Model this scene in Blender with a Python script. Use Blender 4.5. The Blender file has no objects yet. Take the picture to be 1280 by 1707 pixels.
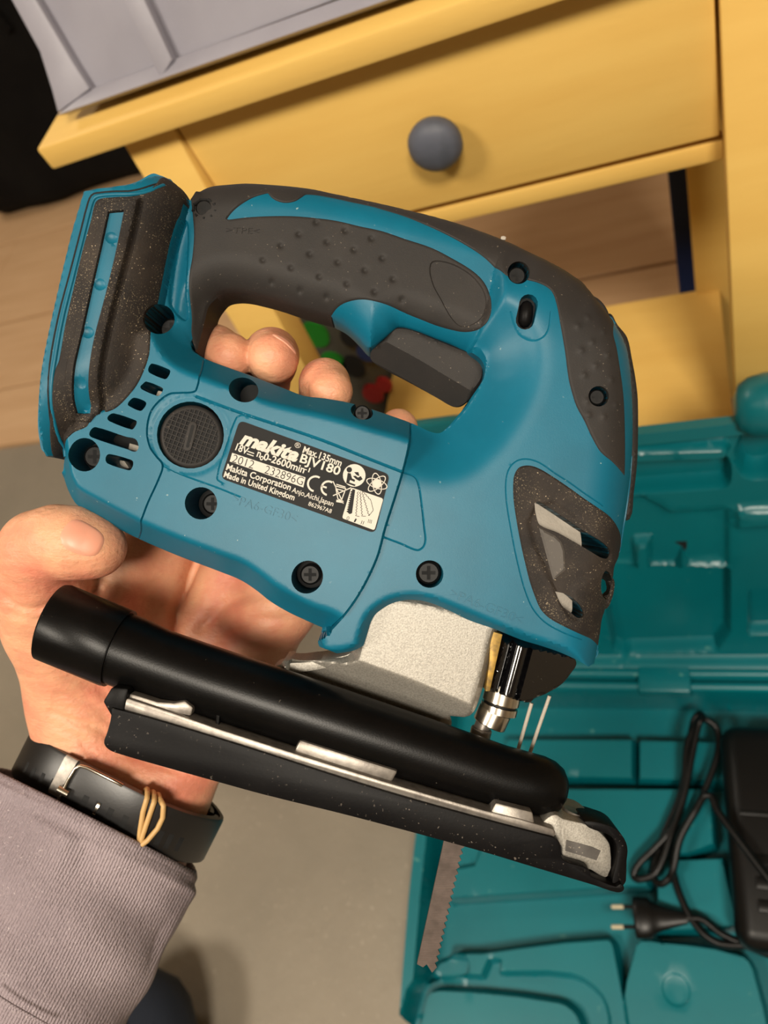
import bpy, bmesh, math, random
import numpy as np
from mathutils import Matrix, Vector
from mathutils.geometry import delaunay_2d_cdt

random.seed(4); RNG = np.random.default_rng(4)
C = bpy.context.scene.collection
SC = bpy.context.scene

# ------------------------------------------------------------------ camera, world, lights, exposure
F = 1285.0; CX, CY = 640.0, 853.5; HC = 0.90            # focal length in pixels, principal point, camera height
ROT = np.array([[.91795, -.07539, -.38946], [.14116, -.85544, .49830], [-.37073, -.51239, -.77461]])  # camera axes (right, down, forward) in world
CAMROT = Matrix(((ROT[0][0], -ROT[0][1], -ROT[0][2]), (ROT[1][0], -ROT[1][1], -ROT[1][2]), (ROT[2][0], -ROT[2][1], -ROT[2][2])))
cd = bpy.data.cameras.new('camera'); cam = bpy.data.objects.new('camera', cd); C.objects.link(cam)
cam.matrix_world = Matrix.Translation((0, 0, HC)) @ CAMROT.to_4x4()
cd.sensor_fit = 'VERTICAL'; cd.sensor_height = 36.0; cd.sensor_width = 27.0
cd.lens = F / 1707 * 36; cd.clip_start = .01
cd.dof.use_dof = True; cd.dof.focus_distance = .285; cd.dof.aperture_fstop = 10.5
SC.camera = cam

w = bpy.data.worlds.new('world'); SC.world = w; w.use_nodes = True
w.node_tree.nodes['Background'].inputs[0].default_value = (1.0, .84, .66, 1)
w.node_tree.nodes['Background'].inputs[1].default_value = .07

def area_light(name, loc, target, size, power, col, sy=None):
    l = bpy.data.lights.new(name, 'AREA'); l.energy = power; l.color = col
    l.shape = 'RECTANGLE'; l.size = size; l.size_y = sy or size
    o = bpy.data.objects.new(name, l); C.objects.link(o); o.location = loc
    o.rotation_euler = (Vector(target) - Vector(loc)).to_track_quat('-Z', 'Y').to_euler()
    return o
WARM = (1.0, .90, .76)
area_light('ceiling_light', (.55, -.95, 2.38), (0, .4, 0), .5, 84, WARM, .5)
area_light('ceiling_light', (-.9, -.8, 2.38), (-.3, .5, 0), .5, 50, WARM, .5)
area_light('ceiling_light', (-2.3, 1.5, 2.38), (-1.5, 1.5, 0), .6, 22, WARM, .6)

SC.view_settings.view_transform = 'Standard'
try: SC.view_settings.look = 'None'
except Exception: pass
SC.view_settings.gamma = 1.0; SC.view_settings.use_curve_mapping = False
SC.view_settings.exposure = -0.38
SC.cycles.use_denoising = True
SC.cycles.max_bounces = 8

# ------------------------------------------------------------------ helpers: camera geometry for taking points off the photograph
def ray(px, py): return ROT @ np.array([px - CX, py - CY, F])
def onz(px, py, z): r = ray(px, py); t = (z - HC) / r[2]; return r * t + np.array([0, 0, HC])
def ony(px, py, y): r = ray(px, py); t = y / r[1]; return r * t + np.array([0, 0, HC])
D0 = 305.0                                                 # saw mid plane, mm in front of the lens
def U(px, py, z): k = (D0 - z) / F; return np.array([(px - CX) * k, -(py - CY) * k])   # pixel at height z over the saw's mid plane -> saw mm
def U3(px, py, z): a = U(px, py, z); return np.array([a[0], a[1], z])

# ------------------------------------------------------------------ helpers: materials
def lin(c):
    c = np.array(c[:3]) / 255.0
    return tuple(np.where(c <= .04045, c / 12.92, ((c + .055) / 1.055) ** 2.4)) + (1.0,)
def material(name, col, rough=.5, metal=0.0, var=None, bump=None, speck=None, sss=None, spec=.5, coat=0, col2=None, wave=None, trans=0, aniso=None):
    m = bpy.data.materials.new(name); m.use_nodes = True
    nt = m.node_tree; N = nt.nodes; L = nt.links; b = N['Principled BSDF']
    b.inputs['Base Color'].default_value = lin(col); b.inputs['Roughness'].default_value = rough; b.inputs['Metallic'].default_value = metal
    b.inputs['Specular IOR Level'].default_value = spec
    if coat: b.inputs['Coat Weight'].default_value = coat; b.inputs['Coat Roughness'].default_value = .1
    if trans: b.inputs['Transmission Weight'].default_value = trans
    tc = N.new('ShaderNodeTexCoord')
    out = None
    def noise(scale, detail=4, vec=None, rough_=.55):
        n = N.new('ShaderNodeTexNoise'); n.inputs['Scale'].default_value = scale; n.inputs['Detail'].default_value = detail
        n.inputs['Roughness'].default_value = rough_
        L.new(vec or tc.outputs['Object'], n.inputs['Vector']); return n
    def mapped(sx, sy, sz):
        mp = N.new('ShaderNodeMapping'); mp.inputs['Scale'].default_value = (sx, sy, sz); L.new(tc.outputs['Object'], mp.inputs['Vector']); return mp.outputs[0]
    if var:                                                # (scale, second colour, low, high [, stretch])
        n = noise(var[0], 5, mapped(*var[4]) if len(var) > 4 else None)
        r = N.new('ShaderNodeMapRange'); r.inputs[1].default_value = var[2]; r.inputs[2].default_value = var[3]; L.new(n.outputs[0], r.inputs[0])
        mx = N.new('ShaderNodeMix'); mx.data_type = 'RGBA'; L.new(r.outputs[0], mx.inputs[0])
        mx.inputs[6].default_value = lin(col); mx.inputs[7].default_value = lin(var[1]); out = mx.outputs[2]
    for sp in (speck or []):                               # (scale, threshold, colour, softness, mask scale or 0)
        n = noise(sp[0], 2); r = N.new('ShaderNodeMapRange'); r.inputs[1].default_value = sp[1]; r.inputs[2].default_value = sp[1] + sp[3]
        L.new(n.outputs[0], r.inputs[0]); fac = r.outputs[0]
        if len(sp) > 4 and sp[4]:
            n2 = noise(sp[4], 3); r2 = N.new('ShaderNodeMapRange'); r2.inputs[1].default_value = .42; r2.inputs[2].default_value = .62; L.new(n2.outputs[0], r2.inputs[0])
            mu = N.new('ShaderNodeMath'); mu.operation = 'MULTIPLY'; L.new(fac, mu.inputs[0]); L.new(r2.outputs[0], mu.inputs[1]); fac = mu.outputs[0]
        mx = N.new('ShaderNodeMix'); mx.data_type = 'RGBA'; L.new(fac, mx.inputs[0])
        if out is None: mx.inputs[6].default_value = lin(col)
        else: L.new(out, mx.inputs[6])
        mx.inputs[7].default_value = lin(sp[2]); out = mx.outputs[2]
    if out is not None: L.new(out, b.inputs['Base Color'])
    if bump:                                               # list of (scale, strength, distance [, stretch])
        prev = None
        for bp in bump:
            n = noise(bp[0], 3, mapped(*bp[3]) if len(bp) > 3 else None)
            bn = N.new('ShaderNodeBump'); bn.inputs['Strength'].default_value = bp[1]; bn.inputs['Distance'].default_value = bp[2]
            L.new(n.outputs[0], bn.inputs['Height'])
            if prev: L.new(prev, bn.inputs['Normal'])
            prev = bn.outputs[0]
        L.new(prev, b.inputs['Normal'])
    if wave:                                               # (scale, strength, distance, rotation z)
        mp = N.new('ShaderNodeMapping'); mp.inputs['Rotation'].default_value = (0, 0, wave[3]); L.new(tc.outputs['Object'], mp.inputs['Vector'])
        wv = N.new('ShaderNodeTexWave'); wv.inputs['Scale'].default_value = wave[0]; wv.inputs['Distortion'].default_value = 2.2; wv.inputs['Detail'].default_value = 3; wv.inputs['Detail Scale'].default_value = 3
        L.new(mp.outputs[0], wv.inputs['Vector'])
        bn = N.new('ShaderNodeBump'); bn.inputs['Strength'].default_value = wave[1]; bn.inputs['Distance'].default_value = wave[2]; L.new(wv.outputs[0], bn.inputs['Height'])
        if bump: L.new(prev, bn.inputs['Normal'])
        L.new(bn.outputs[0], b.inputs['Normal'])
    if sss:
        b.inputs['Subsurface Weight'].default_value = sss[0]; b.inputs['Subsurface Radius'].default_value = sss[1]; b.inputs['Subsurface Scale'].default_value = sss[2]
    return m

DUST = (176, 160, 134)
M = {}
M['blue'] = material('blue_plastic', (10, 100, 126), .42, spec=.28, var=(28, (8, 91, 115), .35, .7), bump=[(2600, .12, .0002)], speck=[(420, .735, (150, 170, 165), .02, 30)])
M['rubber'] = material('charcoal_rubber', (44, 42, 41), .6, spec=.22, var=(40, (50, 47, 45), .4, .7), bump=[(2200, .2, .0003)], speck=[(900, .70, (120, 110, 98), .04, 40)])
M['rubber_dusty'] = material('dusty_charcoal_rubber', (38, 34, 32), .7, spec=.25, var=(60, (58, 51, 45), .42, .75), bump=[(1600, .3, .0004)],
                             speck=[(2000, .60, (150, 136, 112), .10, 45), (1300, .68, (196, 178, 150), .04, 60)])
M['black'] = material('black_plastic', (5, 5, 5), .34, spec=.18, var=(60, (10, 9, 9), .4, .7), bump=[(1500, .15, .0002)], speck=[(500, .74, (84, 78, 70), .03, 40)])
M['black_dusty'] = material('black_rubbed_plastic', (10, 9, 10), .45, spec=.10, var=(50, (17, 16, 16), .4, .7), bump=[(900, .15, .0002)], speck=[(700, .66, (110, 102, 94), .06, 30)])
M['hole'] = material('dark_inside', (8, 9, 10), .8)
M['steel'] = material('screw_steel', (13, 13, 13), .5, .0, spec=.25)
M['chrome'] = material('polished_steel', (200, 192, 178), .22, 1.0)
M['cast'] = material('cast_aluminium', (160, 156, 147), .5, .5, var=(1500, (136, 132, 124), .4, .65), bump=[(1800, .25, .00025)])
M['castrough'] = material('worn_aluminium', (150, 144, 136), .42, .7, var=(300, (128, 122, 116), .4, .65), bump=[(1400, .15, .0002)], speck=[(500, .70, (110, 104, 98), .08, 0)])
M['cream'] = material('pale_painted_metal', (168, 160, 148), .6, .1, bump=[(800, .4, .0005)])
M['smoke'] = material('smoky_guard_plastic', (8, 8, 10), .1, coat=.5, speck=[(1500, .68, (70, 66, 62), .06, 70)])
M['brass'] = material('greasy_brass', (176, 140, 60), .5, .3, var=(300, (120, 96, 50), .4, .65))
M['amber'] = material('amber_film', (150, 74, 12), .25)
M['blade'] = material('rusty_blade_steel', (92, 80, 74), .6, .15, spec=.3, var=(160, (76, 66, 60), .4, .65, (1, 1, 1)), bump=[(700, .3, .0003, (.2, 3, 1))])
M['print_white'] = material('label_white_print', (200, 195, 184), .5, spec=.25)
M['print_black'] = material('label_black', (9, 9, 9), .55, spec=.2)
M['web_grey'] = material('dusty_grey_web', (86, 82, 78), .75, var=(90, (64, 61, 58), .4, .65), speck=[(900, .64, (150, 140, 126), .08, 60)])
M['skin'] = material('skin', (222, 164, 128), .5, var=(38, (214, 134, 108), .40, .66), bump=[(120, .5, .0014, (1, 2.2, 1)), (460, .45, .0007), (1700, .35, .0002)], sss=(.3, (.008, .0034, .002), .3), spec=.45)
M['nail'] = material('nail', (222, 156, 130), .42, sss=(.3, (.008, .003, .002), .3))
M['sleeve'] = material('lavender_grey_knit', (160, 147, 152), .95, var=(18, (142, 130, 135), .35, .7), bump=[(45, .45, .004), (1100, .7, .0008)], spec=.15, wave=(250, .6, .0007, .465),
                       speck=[(900, .64, (186, 174, 176), .1, 0)])
M['denim'] = material('dark_denim', (22, 30, 44), .85, bump=[(900, .5, .0008)])
M['strap'] = material('black_silicone', (20, 19, 19), .38, spec=.55, bump=[(900, .1, .0002)])
M['band'] = material('tan_rubber', (196, 158, 102), .5)
M['yellow'] = material('yellow_paint', (226, 187, 103), .5, var=(5, (220, 178, 94), .35, .7, (1, 6, 6)), bump=[(26, .12, .0015, (1, 9, 9))], spec=.4)
M['crate'] = material('grey_crate_plastic', (150, 148, 158), .5, var=(14, (140, 138, 148), .35, .7), bump=[(500, .1, .0005)])
M['knob'] = material('blue_grey_knob', (84, 88, 100), .55, var=(60, (74, 78, 88), .4, .65))
M['teal'] = material('teal_case_plastic', (0, 108, 117), .33, var=(9, (0, 100, 109), .35, .7), bump=[(700, .12, .0006)], speck=[(90, .70, (90, 150, 140), .08, 8)])
M['fabric_black'] = material('black_fabric', (14, 13, 13), .95, spec=.15, var=(12, (20, 19, 18), .4, .7), bump=[(200, .5, .003)])
M['fabric_grey'] = material('grey_green_fabric', (70, 68, 58), .9, bump=[(300, .5, .002)])
M['green'] = material('green_print', (12, 120, 20), .6); M['red'] = material('red_print', (150, 20, 24), .6)
M['navy'] = material('navy_cloth', (26, 44, 92), .9, bump=[(200, .5, .003)])
M['cord'] = material('black_cord', (9, 9, 9), .36, spec=.3)
M['pin'] = material('pin_metal', (214, 204, 176), .3, .35)
M['wood'] = material('pale_floorboard', (206, 170, 130), .5, var=(4, (192, 154, 114), .3, .72, (1.2, 10, 1)), bump=[(40, .2, .002, (1, 12, 1))], speck=[(11, .73, (140, 98, 62), .05, 0)])
M['concrete'] = material('grey_concrete', (146, 136, 120), .6, var=(2.2, (122, 114, 100), .35, .68), bump=[(60, .25, .004), (400, .2, .001)], speck=[(170, .62, (160, 150, 134), .12, 6), (260, .66, (112, 104, 92), .08, 5)])
M['wall'] = material('cream_wall_paint', (214, 200, 176), .8, bump=[(80, .1, .002)])

# ------------------------------------------------------------------ helpers: meshes and objects
def mesh_obj(name, verts, faces, mat, parent=None, smooth=35, scale=1.0):
    me = bpy.data.meshes.new(name)
    v = np.asarray(verts, float) * scale
    me.from_pydata([tuple(p) for p in v], [], [tuple(int(i) for i in f) for f in faces]); me.update()
    me.materials.append(M[mat] if isinstance(mat, str) else mat)
    if smooth:
        me.polygons.foreach_set('use_smooth', [True] * len(me.polygons))
        if smooth < 179: me.set_sharp_from_angle(angle=math.radians(smooth))
    o = bpy.data.objects.new(name, me); C.objects.link(o)
    if parent: o.parent = parent
    return o
def bm_obj(name, bm, mat, parent=None, smooth=35):
    me = bpy.data.meshes.new(name); bmesh.ops.recalc_face_normals(bm, faces=bm.faces); bm.to_mesh(me); bm.free()
    me.materials.append(M[mat] if isinstance(mat, str) else mat)
    if smooth:
        me.polygons.foreach_set('use_smooth', [True] * len(me.polygons)); me.set_sharp_from_angle(angle=math.radians(smooth))
    o = bpy.data.objects.new(name, me); C.objects.link(o)
    if parent: o.parent = parent
    return o
def tag(o, label=None, cat=None, group=None, kind=None):
    if label: o['label'] = label
    if cat: o['category'] = cat
    if group: o['group'] = group
    if kind: o['kind'] = kind
    return o
def empty(name, matrix, label, cat, group=None):
    o = bpy.data.objects.new(name, None); C.objects.link(o); o.matrix_world = matrix
    return tag(o, label, cat, group)

class MB:
    """collects simple solids; build() links them as one mesh"""
    def __init__(s): s.v = []; s.f = []
    def add(s, v, f):
        n = len(s.v); s.v += [tuple(map(float, p)) for p in v]; s.f += [tuple(i + n for i in q) for q in f]; return s
    def hexa(s, p):                                         # 8 points: bottom ring 0-3, top ring 4-7
        return s.add(p, [(0, 3, 2, 1), (4, 5, 6, 7), (0, 1, 5, 4), (1, 2, 6, 5), (2, 3, 7, 6), (3, 0, 4, 7)])
    def box(s, lo, hi):
        x0, y0, z0 = lo; x1, y1, z1 = hi
        return s.hexa([(x0, y0, z0), (x1, y0, z0), (x1, y1, z0), (x0, y1, z0), (x0, y0, z1), (x1, y0, z1), (x1, y1, z1), (x0, y1, z1)])
    def prism(s, poly, z0, z1, axes=None):                  # polygon in 2D extruded; axes = (origin, ex, ey, ez)
        n = len(poly); o, ex, ey, ez = axes or (np.zeros(3), np.array([1., 0, 0]), np.array([0, 1., 0]), np.array([0, 0, 1.]))
        a = sum(poly[i][0] * poly[(i + 1) % n][1] - poly[(i + 1) % n][0] * poly[i][1] for i in range(n))
        if a < 0: poly = list(poly)[::-1]
        v = [o + ex * p[0] + ey * p[1] + ez * z0 for p in poly] + [o + ex * p[0] + ey * p[1] + ez * z1 for p in poly]
        return s.add(v, [tuple(range(n))[::-1], tuple(range(n, 2 * n))] + [(i, (i + 1) % n, n + (i + 1) % n, n + i) for i in range(n)])
    def tube(s, pts, r, seg=14, cap=True, flat=1.0):
        pts = [np.asarray(p, float) for p in pts]; n = len(pts); rr = r if hasattr(r, '__len__') else [r] * n
        t0 = pts[1] - pts[0]; up = np.array([0, 0, 1.]) if abs(t0[2]) < .9 * np.linalg.norm(t0) else np.array([1., 0, 0])
        V = []
        for i in range(n):
            t = pts[min(i + 1, n - 1)] - pts[max(i - 1, 0)]; t /= np.linalg.norm(t) + 1e-12
            a = np.cross(t, up); a /= np.linalg.norm(a) + 1e-12; up = np.cross(a, t)
            for k in range(seg):
                q = 2 * math.pi * k / seg; V.append(pts[i] + rr[i] * (math.cos(q) * a + flat * math.sin(q) * up))
        f = [(i * seg + k, i * seg + (k + 1) % seg, (i + 1) * seg + (k + 1) % seg, (i + 1) * seg + k) for i in range(n - 1) for k in range(seg)]
        if cap: f += [tuple(range(seg))[::-1], tuple(range((n - 1) * seg, n * seg))]
        return s.add(V, f)
    def build(s, name, mat, parent=None, bevel=0, seg=2, smooth=35, scale=1.0):
        if not bevel: return mesh_obj(name, s.v, s.f, mat, parent, smooth, scale)
        bm = bmesh.new(); vs = [bm.verts.new(np.array(p) * scale) for p in s.v]
        for q in s.f:
            try: bm.faces.new([vs[i] for i in q])
            except ValueError: pass
        bmesh.ops.recalc_face_normals(bm, faces=bm.faces)
        es = [e for e in bm.edges if len(e.link_faces) == 2 and e.calc_face_angle(0) > .5]
        bmesh.ops.bevel(bm, geom=es, offset=bevel * scale, segments=seg, affect='EDGES', clamp_overlap=True, profile=.5)
        return bm_obj(name, bm, mat, parent, smooth)

def spl(pts, n=6, closed=True):
    """smooth curve through traced points; a third element marks a corner"""
    P = [np.array(p[:2], float) for p in pts]; K = [len(p) > 2 for p in pts]; N = len(P); out = []
    for i in range(N if closed else N - 1):
        p1, p2 = P[i], P[(i + 1) % N]; L = np.linalg.norm(p2 - p1)
        def tan(j):
            if K[j % N] or (not closed and j in (0, N - 1)): return (p2 - p1) / (L + 1e-9)
            d = P[(j + 1) % N] - P[(j - 1) % N]; return d / (np.linalg.norm(d) + 1e-9)
        m1, m2 = tan(i) * L, tan((i + 1) if not closed else (i + 1) % N) * L
        for k in range(n):
            t = k / n; out.append((2*t**3-3*t**2+1)*p1 + (t**3-2*t**2+t)*m1 + (-2*t**3+3*t**2)*p2 + (t**3-t**2)*m2)
    if not closed: out.append(P[-1])
    return np.array(out)
def resample(poly, step, closed=True):
    P = np.asarray(poly); Q = np.vstack([P, P[:1]]) if closed else P
    out = []
    for a, b in zip(Q[:-1], Q[1:]):
        k = max(1, int(math.ceil(np.linalg.norm(b - a) / step)))
        for j in range(k): out.append(a + (b - a) * j / k)
    if not closed: out.append(Q[-1])
    return np.array(out)
def seg_dist(P, A, B):
    out = np.full(len(P), 1e9); d = B - A; l2 = (d * d).sum(1) + 1e-12
    for s in range(0, len(P), 3000):
        p = P[s:s+3000, None, :]; t = np.clip(((p - A) * d).sum(2) / l2, 0, 1)
        q = p - (A + t[..., None] * d); out[s:s+3000] = np.sqrt((q * q).sum(2).min(1))
    return out
def pl_dist(P, line): line = np.asarray(line); return seg_dist(P, line[:-1], line[1:])
def inside(P, poly):
    A = np.asarray(poly); B = np.roll(A, -1, 0); res = np.zeros(len(P), bool)
    for s in range(0, len(P), 4000):
        p = P[s:s+4000]; y = p[:, 1:2]; x = p[:, 0:1]
        c = (A[:, 1] > y) != (B[:, 1] > y)
        xi = (B[:, 0] - A[:, 0]) * (y - A[:, 1]) / (B[:, 1] - A[:, 1] + 1e-15) + A[:, 0]
        res[s:s+4000] = ((c & (x < xi)).sum(1) % 2) == 1
    return res
def sd(P, poly):
    A = np.asarray(poly); d = seg_dist(P, A, np.roll(A, -1, 0)); return np.where(inside(P, A), d, -d)
def smin(a, b, k): h = np.clip(.5 + .5 * (b - a) / k, 0, 1); return b + (a - b) * h - k * h * (1 - h)
def smax(a, b, k): return -smin(-a, -b, k)
def sstep(x): x = np.clip(x, 0, 1); return x * x * (3 - 2 * x)
def ell(cx, cy, rx, ry, ang=0, n=28):
    t = np.linspace(0, 2 * math.pi, n, endpoint=False); c, s = math.cos(ang), math.sin(ang)
    return np.stack([cx + rx * np.cos(t) * c - ry * np.sin(t) * s, cy + rx * np.cos(t) * s + ry * np.sin(t) * c], 1)

def shell(name, outline, zf, mat, parent, holes=(), back='mirror', step=1.4, lines=(), pts=None, rings=(.25, .6, 1.1, 1.8), bstep=.9, scale=.001, smooth=32, M4=None):
    """solid whose front is the height field zf over a traced outline; back is its mirror image or a flat plane"""
    tol = rings[0] if len(rings) else step * .2
    B = resample(outline, bstep); HS = [resample(h, bstep * .7) for h in holes]
    lo, hi = B.min(0), B.max(0)
    gx, gy = np.meshgrid(np.arange(lo[0], hi[0], step), np.arange(lo[1], hi[1], step * .87))
    gx = gx + (np.arange(gx.shape[0]) % 2)[:, None] * step * .5
    G = np.stack([gx.ravel(), gy.ravel()], 1) + RNG.normal(0, step * .03, (gx.size, 2))
    ds = sd(G, B); keep = ds > rings[-1] + step * .4 if len(rings) else ds > step * .4
    for h in HS: keep &= sd(G, h) < -step * .5
    G = G[keep]; ex = [G]
    for poly, sgn in [(B, 1)] + [(h, -1) for h in HS]:
        t = np.roll(poly, -1, 0) - np.roll(poly, 1, 0); nrm = np.stack([-t[:, 1], t[:, 0]], 1) / (np.linalg.norm(t, axis=1)[:, None] + 1e-9)
        a = (poly[:, 0] * np.roll(poly[:, 1], -1) - np.roll(poly[:, 0], -1) * poly[:, 1]).sum()
        if a < 0: nrm = -nrm
        for r in rings:
            q = poly + nrm * r * sgn
            ok = sd(q, B) > r * .9
            for h in HS: ok &= sd(q, h) < -r * .9 if sgn < 0 else sd(q, h) < -tol
            ex.append(q[ok])
    for ln, hw in lines:
        ln = resample(np.asarray(ln), min(.8, hw * 2.0), False); t = np.gradient(ln, axis=0); nrm = np.stack([-t[:, 1], t[:, 0]], 1) / (np.linalg.norm(t, axis=1)[:, None] + 1e-9)
        for s_ in (-1.15, -.5, 0, .5, 1.15):
            q = ln + nrm * hw * s_; ok = sd(q, B) > tol
            for h in HS: ok &= sd(q, h) < -tol
            ex.append(q[ok])
    if pts is not None:
        q = np.asarray(pts); ok = sd(q, B) > tol
        for h in HS: ok &= sd(q, h) < -tol
        ex.append(q[ok])
    V2 = [Vector(p) for p in B]; E = [(i, (i + 1) % len(B)) for i in range(len(B))]
    for h in HS:
        n0 = len(V2); V2 += [Vector(p) for p in h]; E += [(n0 + i, n0 + (i + 1) % len(h)) for i in range(len(h))]
    V2 += [Vector(p) for p in np.vstack(ex)]
    vo, eo, fo, *_ = delaunay_2d_cdt(V2, E, [], 0, 1e-4)
    P = np.array([tuple(v) for v in vo]); T = np.array([tuple(f) for f in fo])
    cen = P[T].mean(1); ok = inside(cen, B)
    for h in HS: ok &= ~inside(cen, h)
    T = T[ok]
    a = P[T[:, 0]]; b = P[T[:, 1]]; c = P[T[:, 2]]; area = (b[:, 0]-a[:, 0])*(c[:, 1]-a[:, 1])-(b[:, 1]-a[:, 1])*(c[:, 0]-a[:, 0])
    T = T[np.abs(area) > 1e-7]; area = area[np.abs(area) > 1e-7]; T[area < 0] = T[area < 0][:, ::-1]
    used = np.unique(T); remap = -np.ones(len(P), int); remap[used] = np.arange(len(used)); P = P[used]; T = remap[T]
    z = zf(P); n = len(P)
    zb = back(P) if callable(back) else (-z if back == 'mirror' else np.full(n, float(back)))
    V = np.vstack([np.column_stack([P, z]), np.column_stack([P, zb])])
    cnt = {}
    for t in T:
        for i in range(3):
            e = (int(t[i]), int(t[(i + 1) % 3])); cnt[e] = 1
    be = [e for e in cnt if (e[1], e[0]) not in cnt]
    faces = [tuple(t) for t in T]
    if back == 'mirror': faces += [tuple(t[::-1] + n) for t in T]
    else:
        faces += [tuple(t[::-1] + n) for t in T]
    faces += [(e[1], e[0], e[0] + n, e[1] + n) for e in be]
    if M4 is not None:
        V = np.asarray(V) @ M4[:3, :3].T + M4[:3, 3]
    return mesh_obj(name, V, faces, mat, parent, smooth, scale)

def surface_nets(S, org, h):
    """mesh of the zero level of a sampled distance field"""
    neg = S < 0; nx, ny, nz = S.shape
    c = np.zeros((nx-1, ny-1, nz-1), int)
    for dx in (0, 1):
        for dy in (0, 1):
            for dz in (0, 1): c += neg[dx:nx-1+dx, dy:ny-1+dy, dz:nz-1+dz]
    act = (c > 0) & (c < 8); I = np.argwhere(act); idx = -np.ones(act.shape, int); idx[act] = np.arange(len(I))
    acc = np.zeros((len(I), 3)); num = np.zeros(len(I)); cor = [(a, b, d) for a in (0, 1) for b in (0, 1) for d in (0, 1)]
    for i, p in enumerate(cor):
        for q in cor[i+1:]:
            if sum(abs(p[k]-q[k]) for k in range(3)) != 1: continue
            a = S[I[:, 0]+p[0], I[:, 1]+p[1], I[:, 2]+p[2]]; b = S[I[:, 0]+q[0], I[:, 1]+q[1], I[:, 2]+q[2]]
            m = (a < 0) != (b < 0); t = np.where(m, a / (a - b + 1e-12), 0)
            acc += np.where(m[:, None], np.array(p) + t[:, None] * (np.array(q) - np.array(p)), 0); num += m
    V = (I + acc / num[:, None]) * h + org; Fc = []
    for ax in range(3):
        sl = [slice(0, n) for n in S.shape]; s2 = list(sl); sl[ax] = slice(0, S.shape[ax]-1); s2[ax] = slice(1, S.shape[ax])
        cr = neg[tuple(sl)] != neg[tuple(s2)]; E = np.argwhere(cr); b, d = [(1, 2), (2, 0), (0, 1)][ax]
        E = E[(E[:, b] > 0) & (E[:, d] > 0) & (E[:, b] < S.shape[b]-1) & (E[:, d] < S.shape[d]-1)]
        q = []
        for ob, od in ((-1, -1), (0, -1), (0, 0), (-1, 0)):
            e = E.copy(); e[:, b] += ob; e[:, d] += od; q.append(idx[e[:, 0], e[:, 1], e[:, 2]])
        q = np.stack(q, 1); flip = ~neg[E[:, 0], E[:, 1], E[:, 2]]; q[flip] = q[flip][:, ::-1]; Fc.append(q)
    return V, np.vstack(Fc)

def text_mesh(s, bold=0.0, shear=0.0, ext=0.0):
    cu = bpy.data.curves.new('t', 'FONT'); cu.body = s; cu.size = 1; cu.offset = bold; cu.shear = shear; cu.extrude = ext; cu.resolution_u = 3
    o = bpy.data.objects.new('t', cu); C.objects.link(o)
    dg = bpy.context.evaluated_depsgraph_get(); me = o.evaluated_get(dg).to_mesh()
    v = [tuple(p.co) for p in me.vertices]; f = [tuple(p.vertices) for p in me.polygons]
    o.evaluated_get(dg).to_mesh_clear(); bpy.data.objects.remove(o); bpy.data.curves.remove(cu)
    return np.array(v), f

# ================================================================== SETTING
def struct(o): o['kind'] = 'structure'; return o
fl = struct(MB().box((-4, -2.6, -.06), (2.6, 4.2, 0)).build('floor', 'concrete', smooth=0))
seams = [.815, .985, 1.216, 1.555, 1.85, 2.15, 2.45, 2.75, 3.05, 3.35, 3.65, 3.95, 4.2]
for i, (a, b) in enumerate(zip(seams[:-1], seams[1:])):      # floorboards laid beyond the concrete
    xs = [-4, -2.3 + .3 * (i % 3), -.2 + .35 * (i % 2), 2.6]
    for x0, x1 in zip(xs[:-1], xs[1:]):
        MB().box((x0 + .001, a + .0028, -.004), (x1 - .001, b - .0028, .012)).build('plank', 'wood', fl, bevel=.0015, seg=1)
struct(MB().box((-4.1, 4.2, 0), (2.7, 4.3, 2.45)).build('wall_back', 'wall', smooth=0))
struct(MB().box((-4.1, -2.6, 0), (-4.0, 4.2, 2.45)).build('wall_left', 'wall', smooth=0))
struct(MB().box((2.6, -2.6, 0), (2.7, 4.2, 2.45)).build('wall_right', 'wall', smooth=0))
struct(MB().box((-4.1, -2.7, 0), (2.7, -2.6, 2.45)).build('wall_front', 'wall', smooth=0))
struct(MB().box((-4.1, -2.7, 2.45), (2.7, 4.3, 2.55)).build('ceiling', 'wall', smooth=0))

# ------------------------------------------------------------------ yellow side table
T = empty('side_table', Matrix.Translation((-.2, .65, 0)), 'yellow painted wooden side table with one drawer and a low shelf', 'table')
def tb(name, lo, hi, mat='yellow', parent=None, bevel=.002):
    o = (.2, -.65, 0)
    return MB().box([lo[i] + o[i] for i in range(3)], [hi[i] + o[i] for i in range(3)]).build(name, mat, parent or T, bevel=bevel)
tb('tabletop', (-.487, .530, .648), (.14, .80, .668), bevel=.0025)
for x0, y0, x1 in ((-.425, .715, -.374), (.003, .715, .085)): tb('leg', (x0, y0, 0), (x1, y0 + .05, .648))
for x0, x1 in ((-.425, -.374), (.029, .085)):                # the front legs stand slightly splayed
    x0 += .2; x1 += .2
    MB().hexa([(x0, -.19, 0), (x1, -.19, 0), (x1, -.155, 0), (x0, -.155, 0), (x0, -.10, .648), (x1, -.10, .648), (x1, -.062, .648), (x0, -.062, .648)]).build('leg', 'yellow', T, bevel=.002)
dr = tb('drawer', (-.372, .5515, .5125), (.0265, .566, .645), bevel=.0015)
tb('drawer_box', (-.36, .566, .52), (.02, .70, .63), parent=dr)
kb = MB(); k0 = ony(725, 243, .5515 - .0195) + np.array([.2, -.65, 0]); k0[1] = .5515 - .65
prof = [(0, .0095), (.0045, .0085), (.0065, .010), (.009, .0155), (.013, .0200), (.018, .0212), (.023, .0195), (.0268, .0145), (.0288, .008), (.0293, .0001)]
kb.tube([k0 + np.array([0, -.0003 - t, 0]) for t, r in prof], [r for t, r in prof], 28)
kb.build('knob', 'knob', dr, smooth=60)
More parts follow.
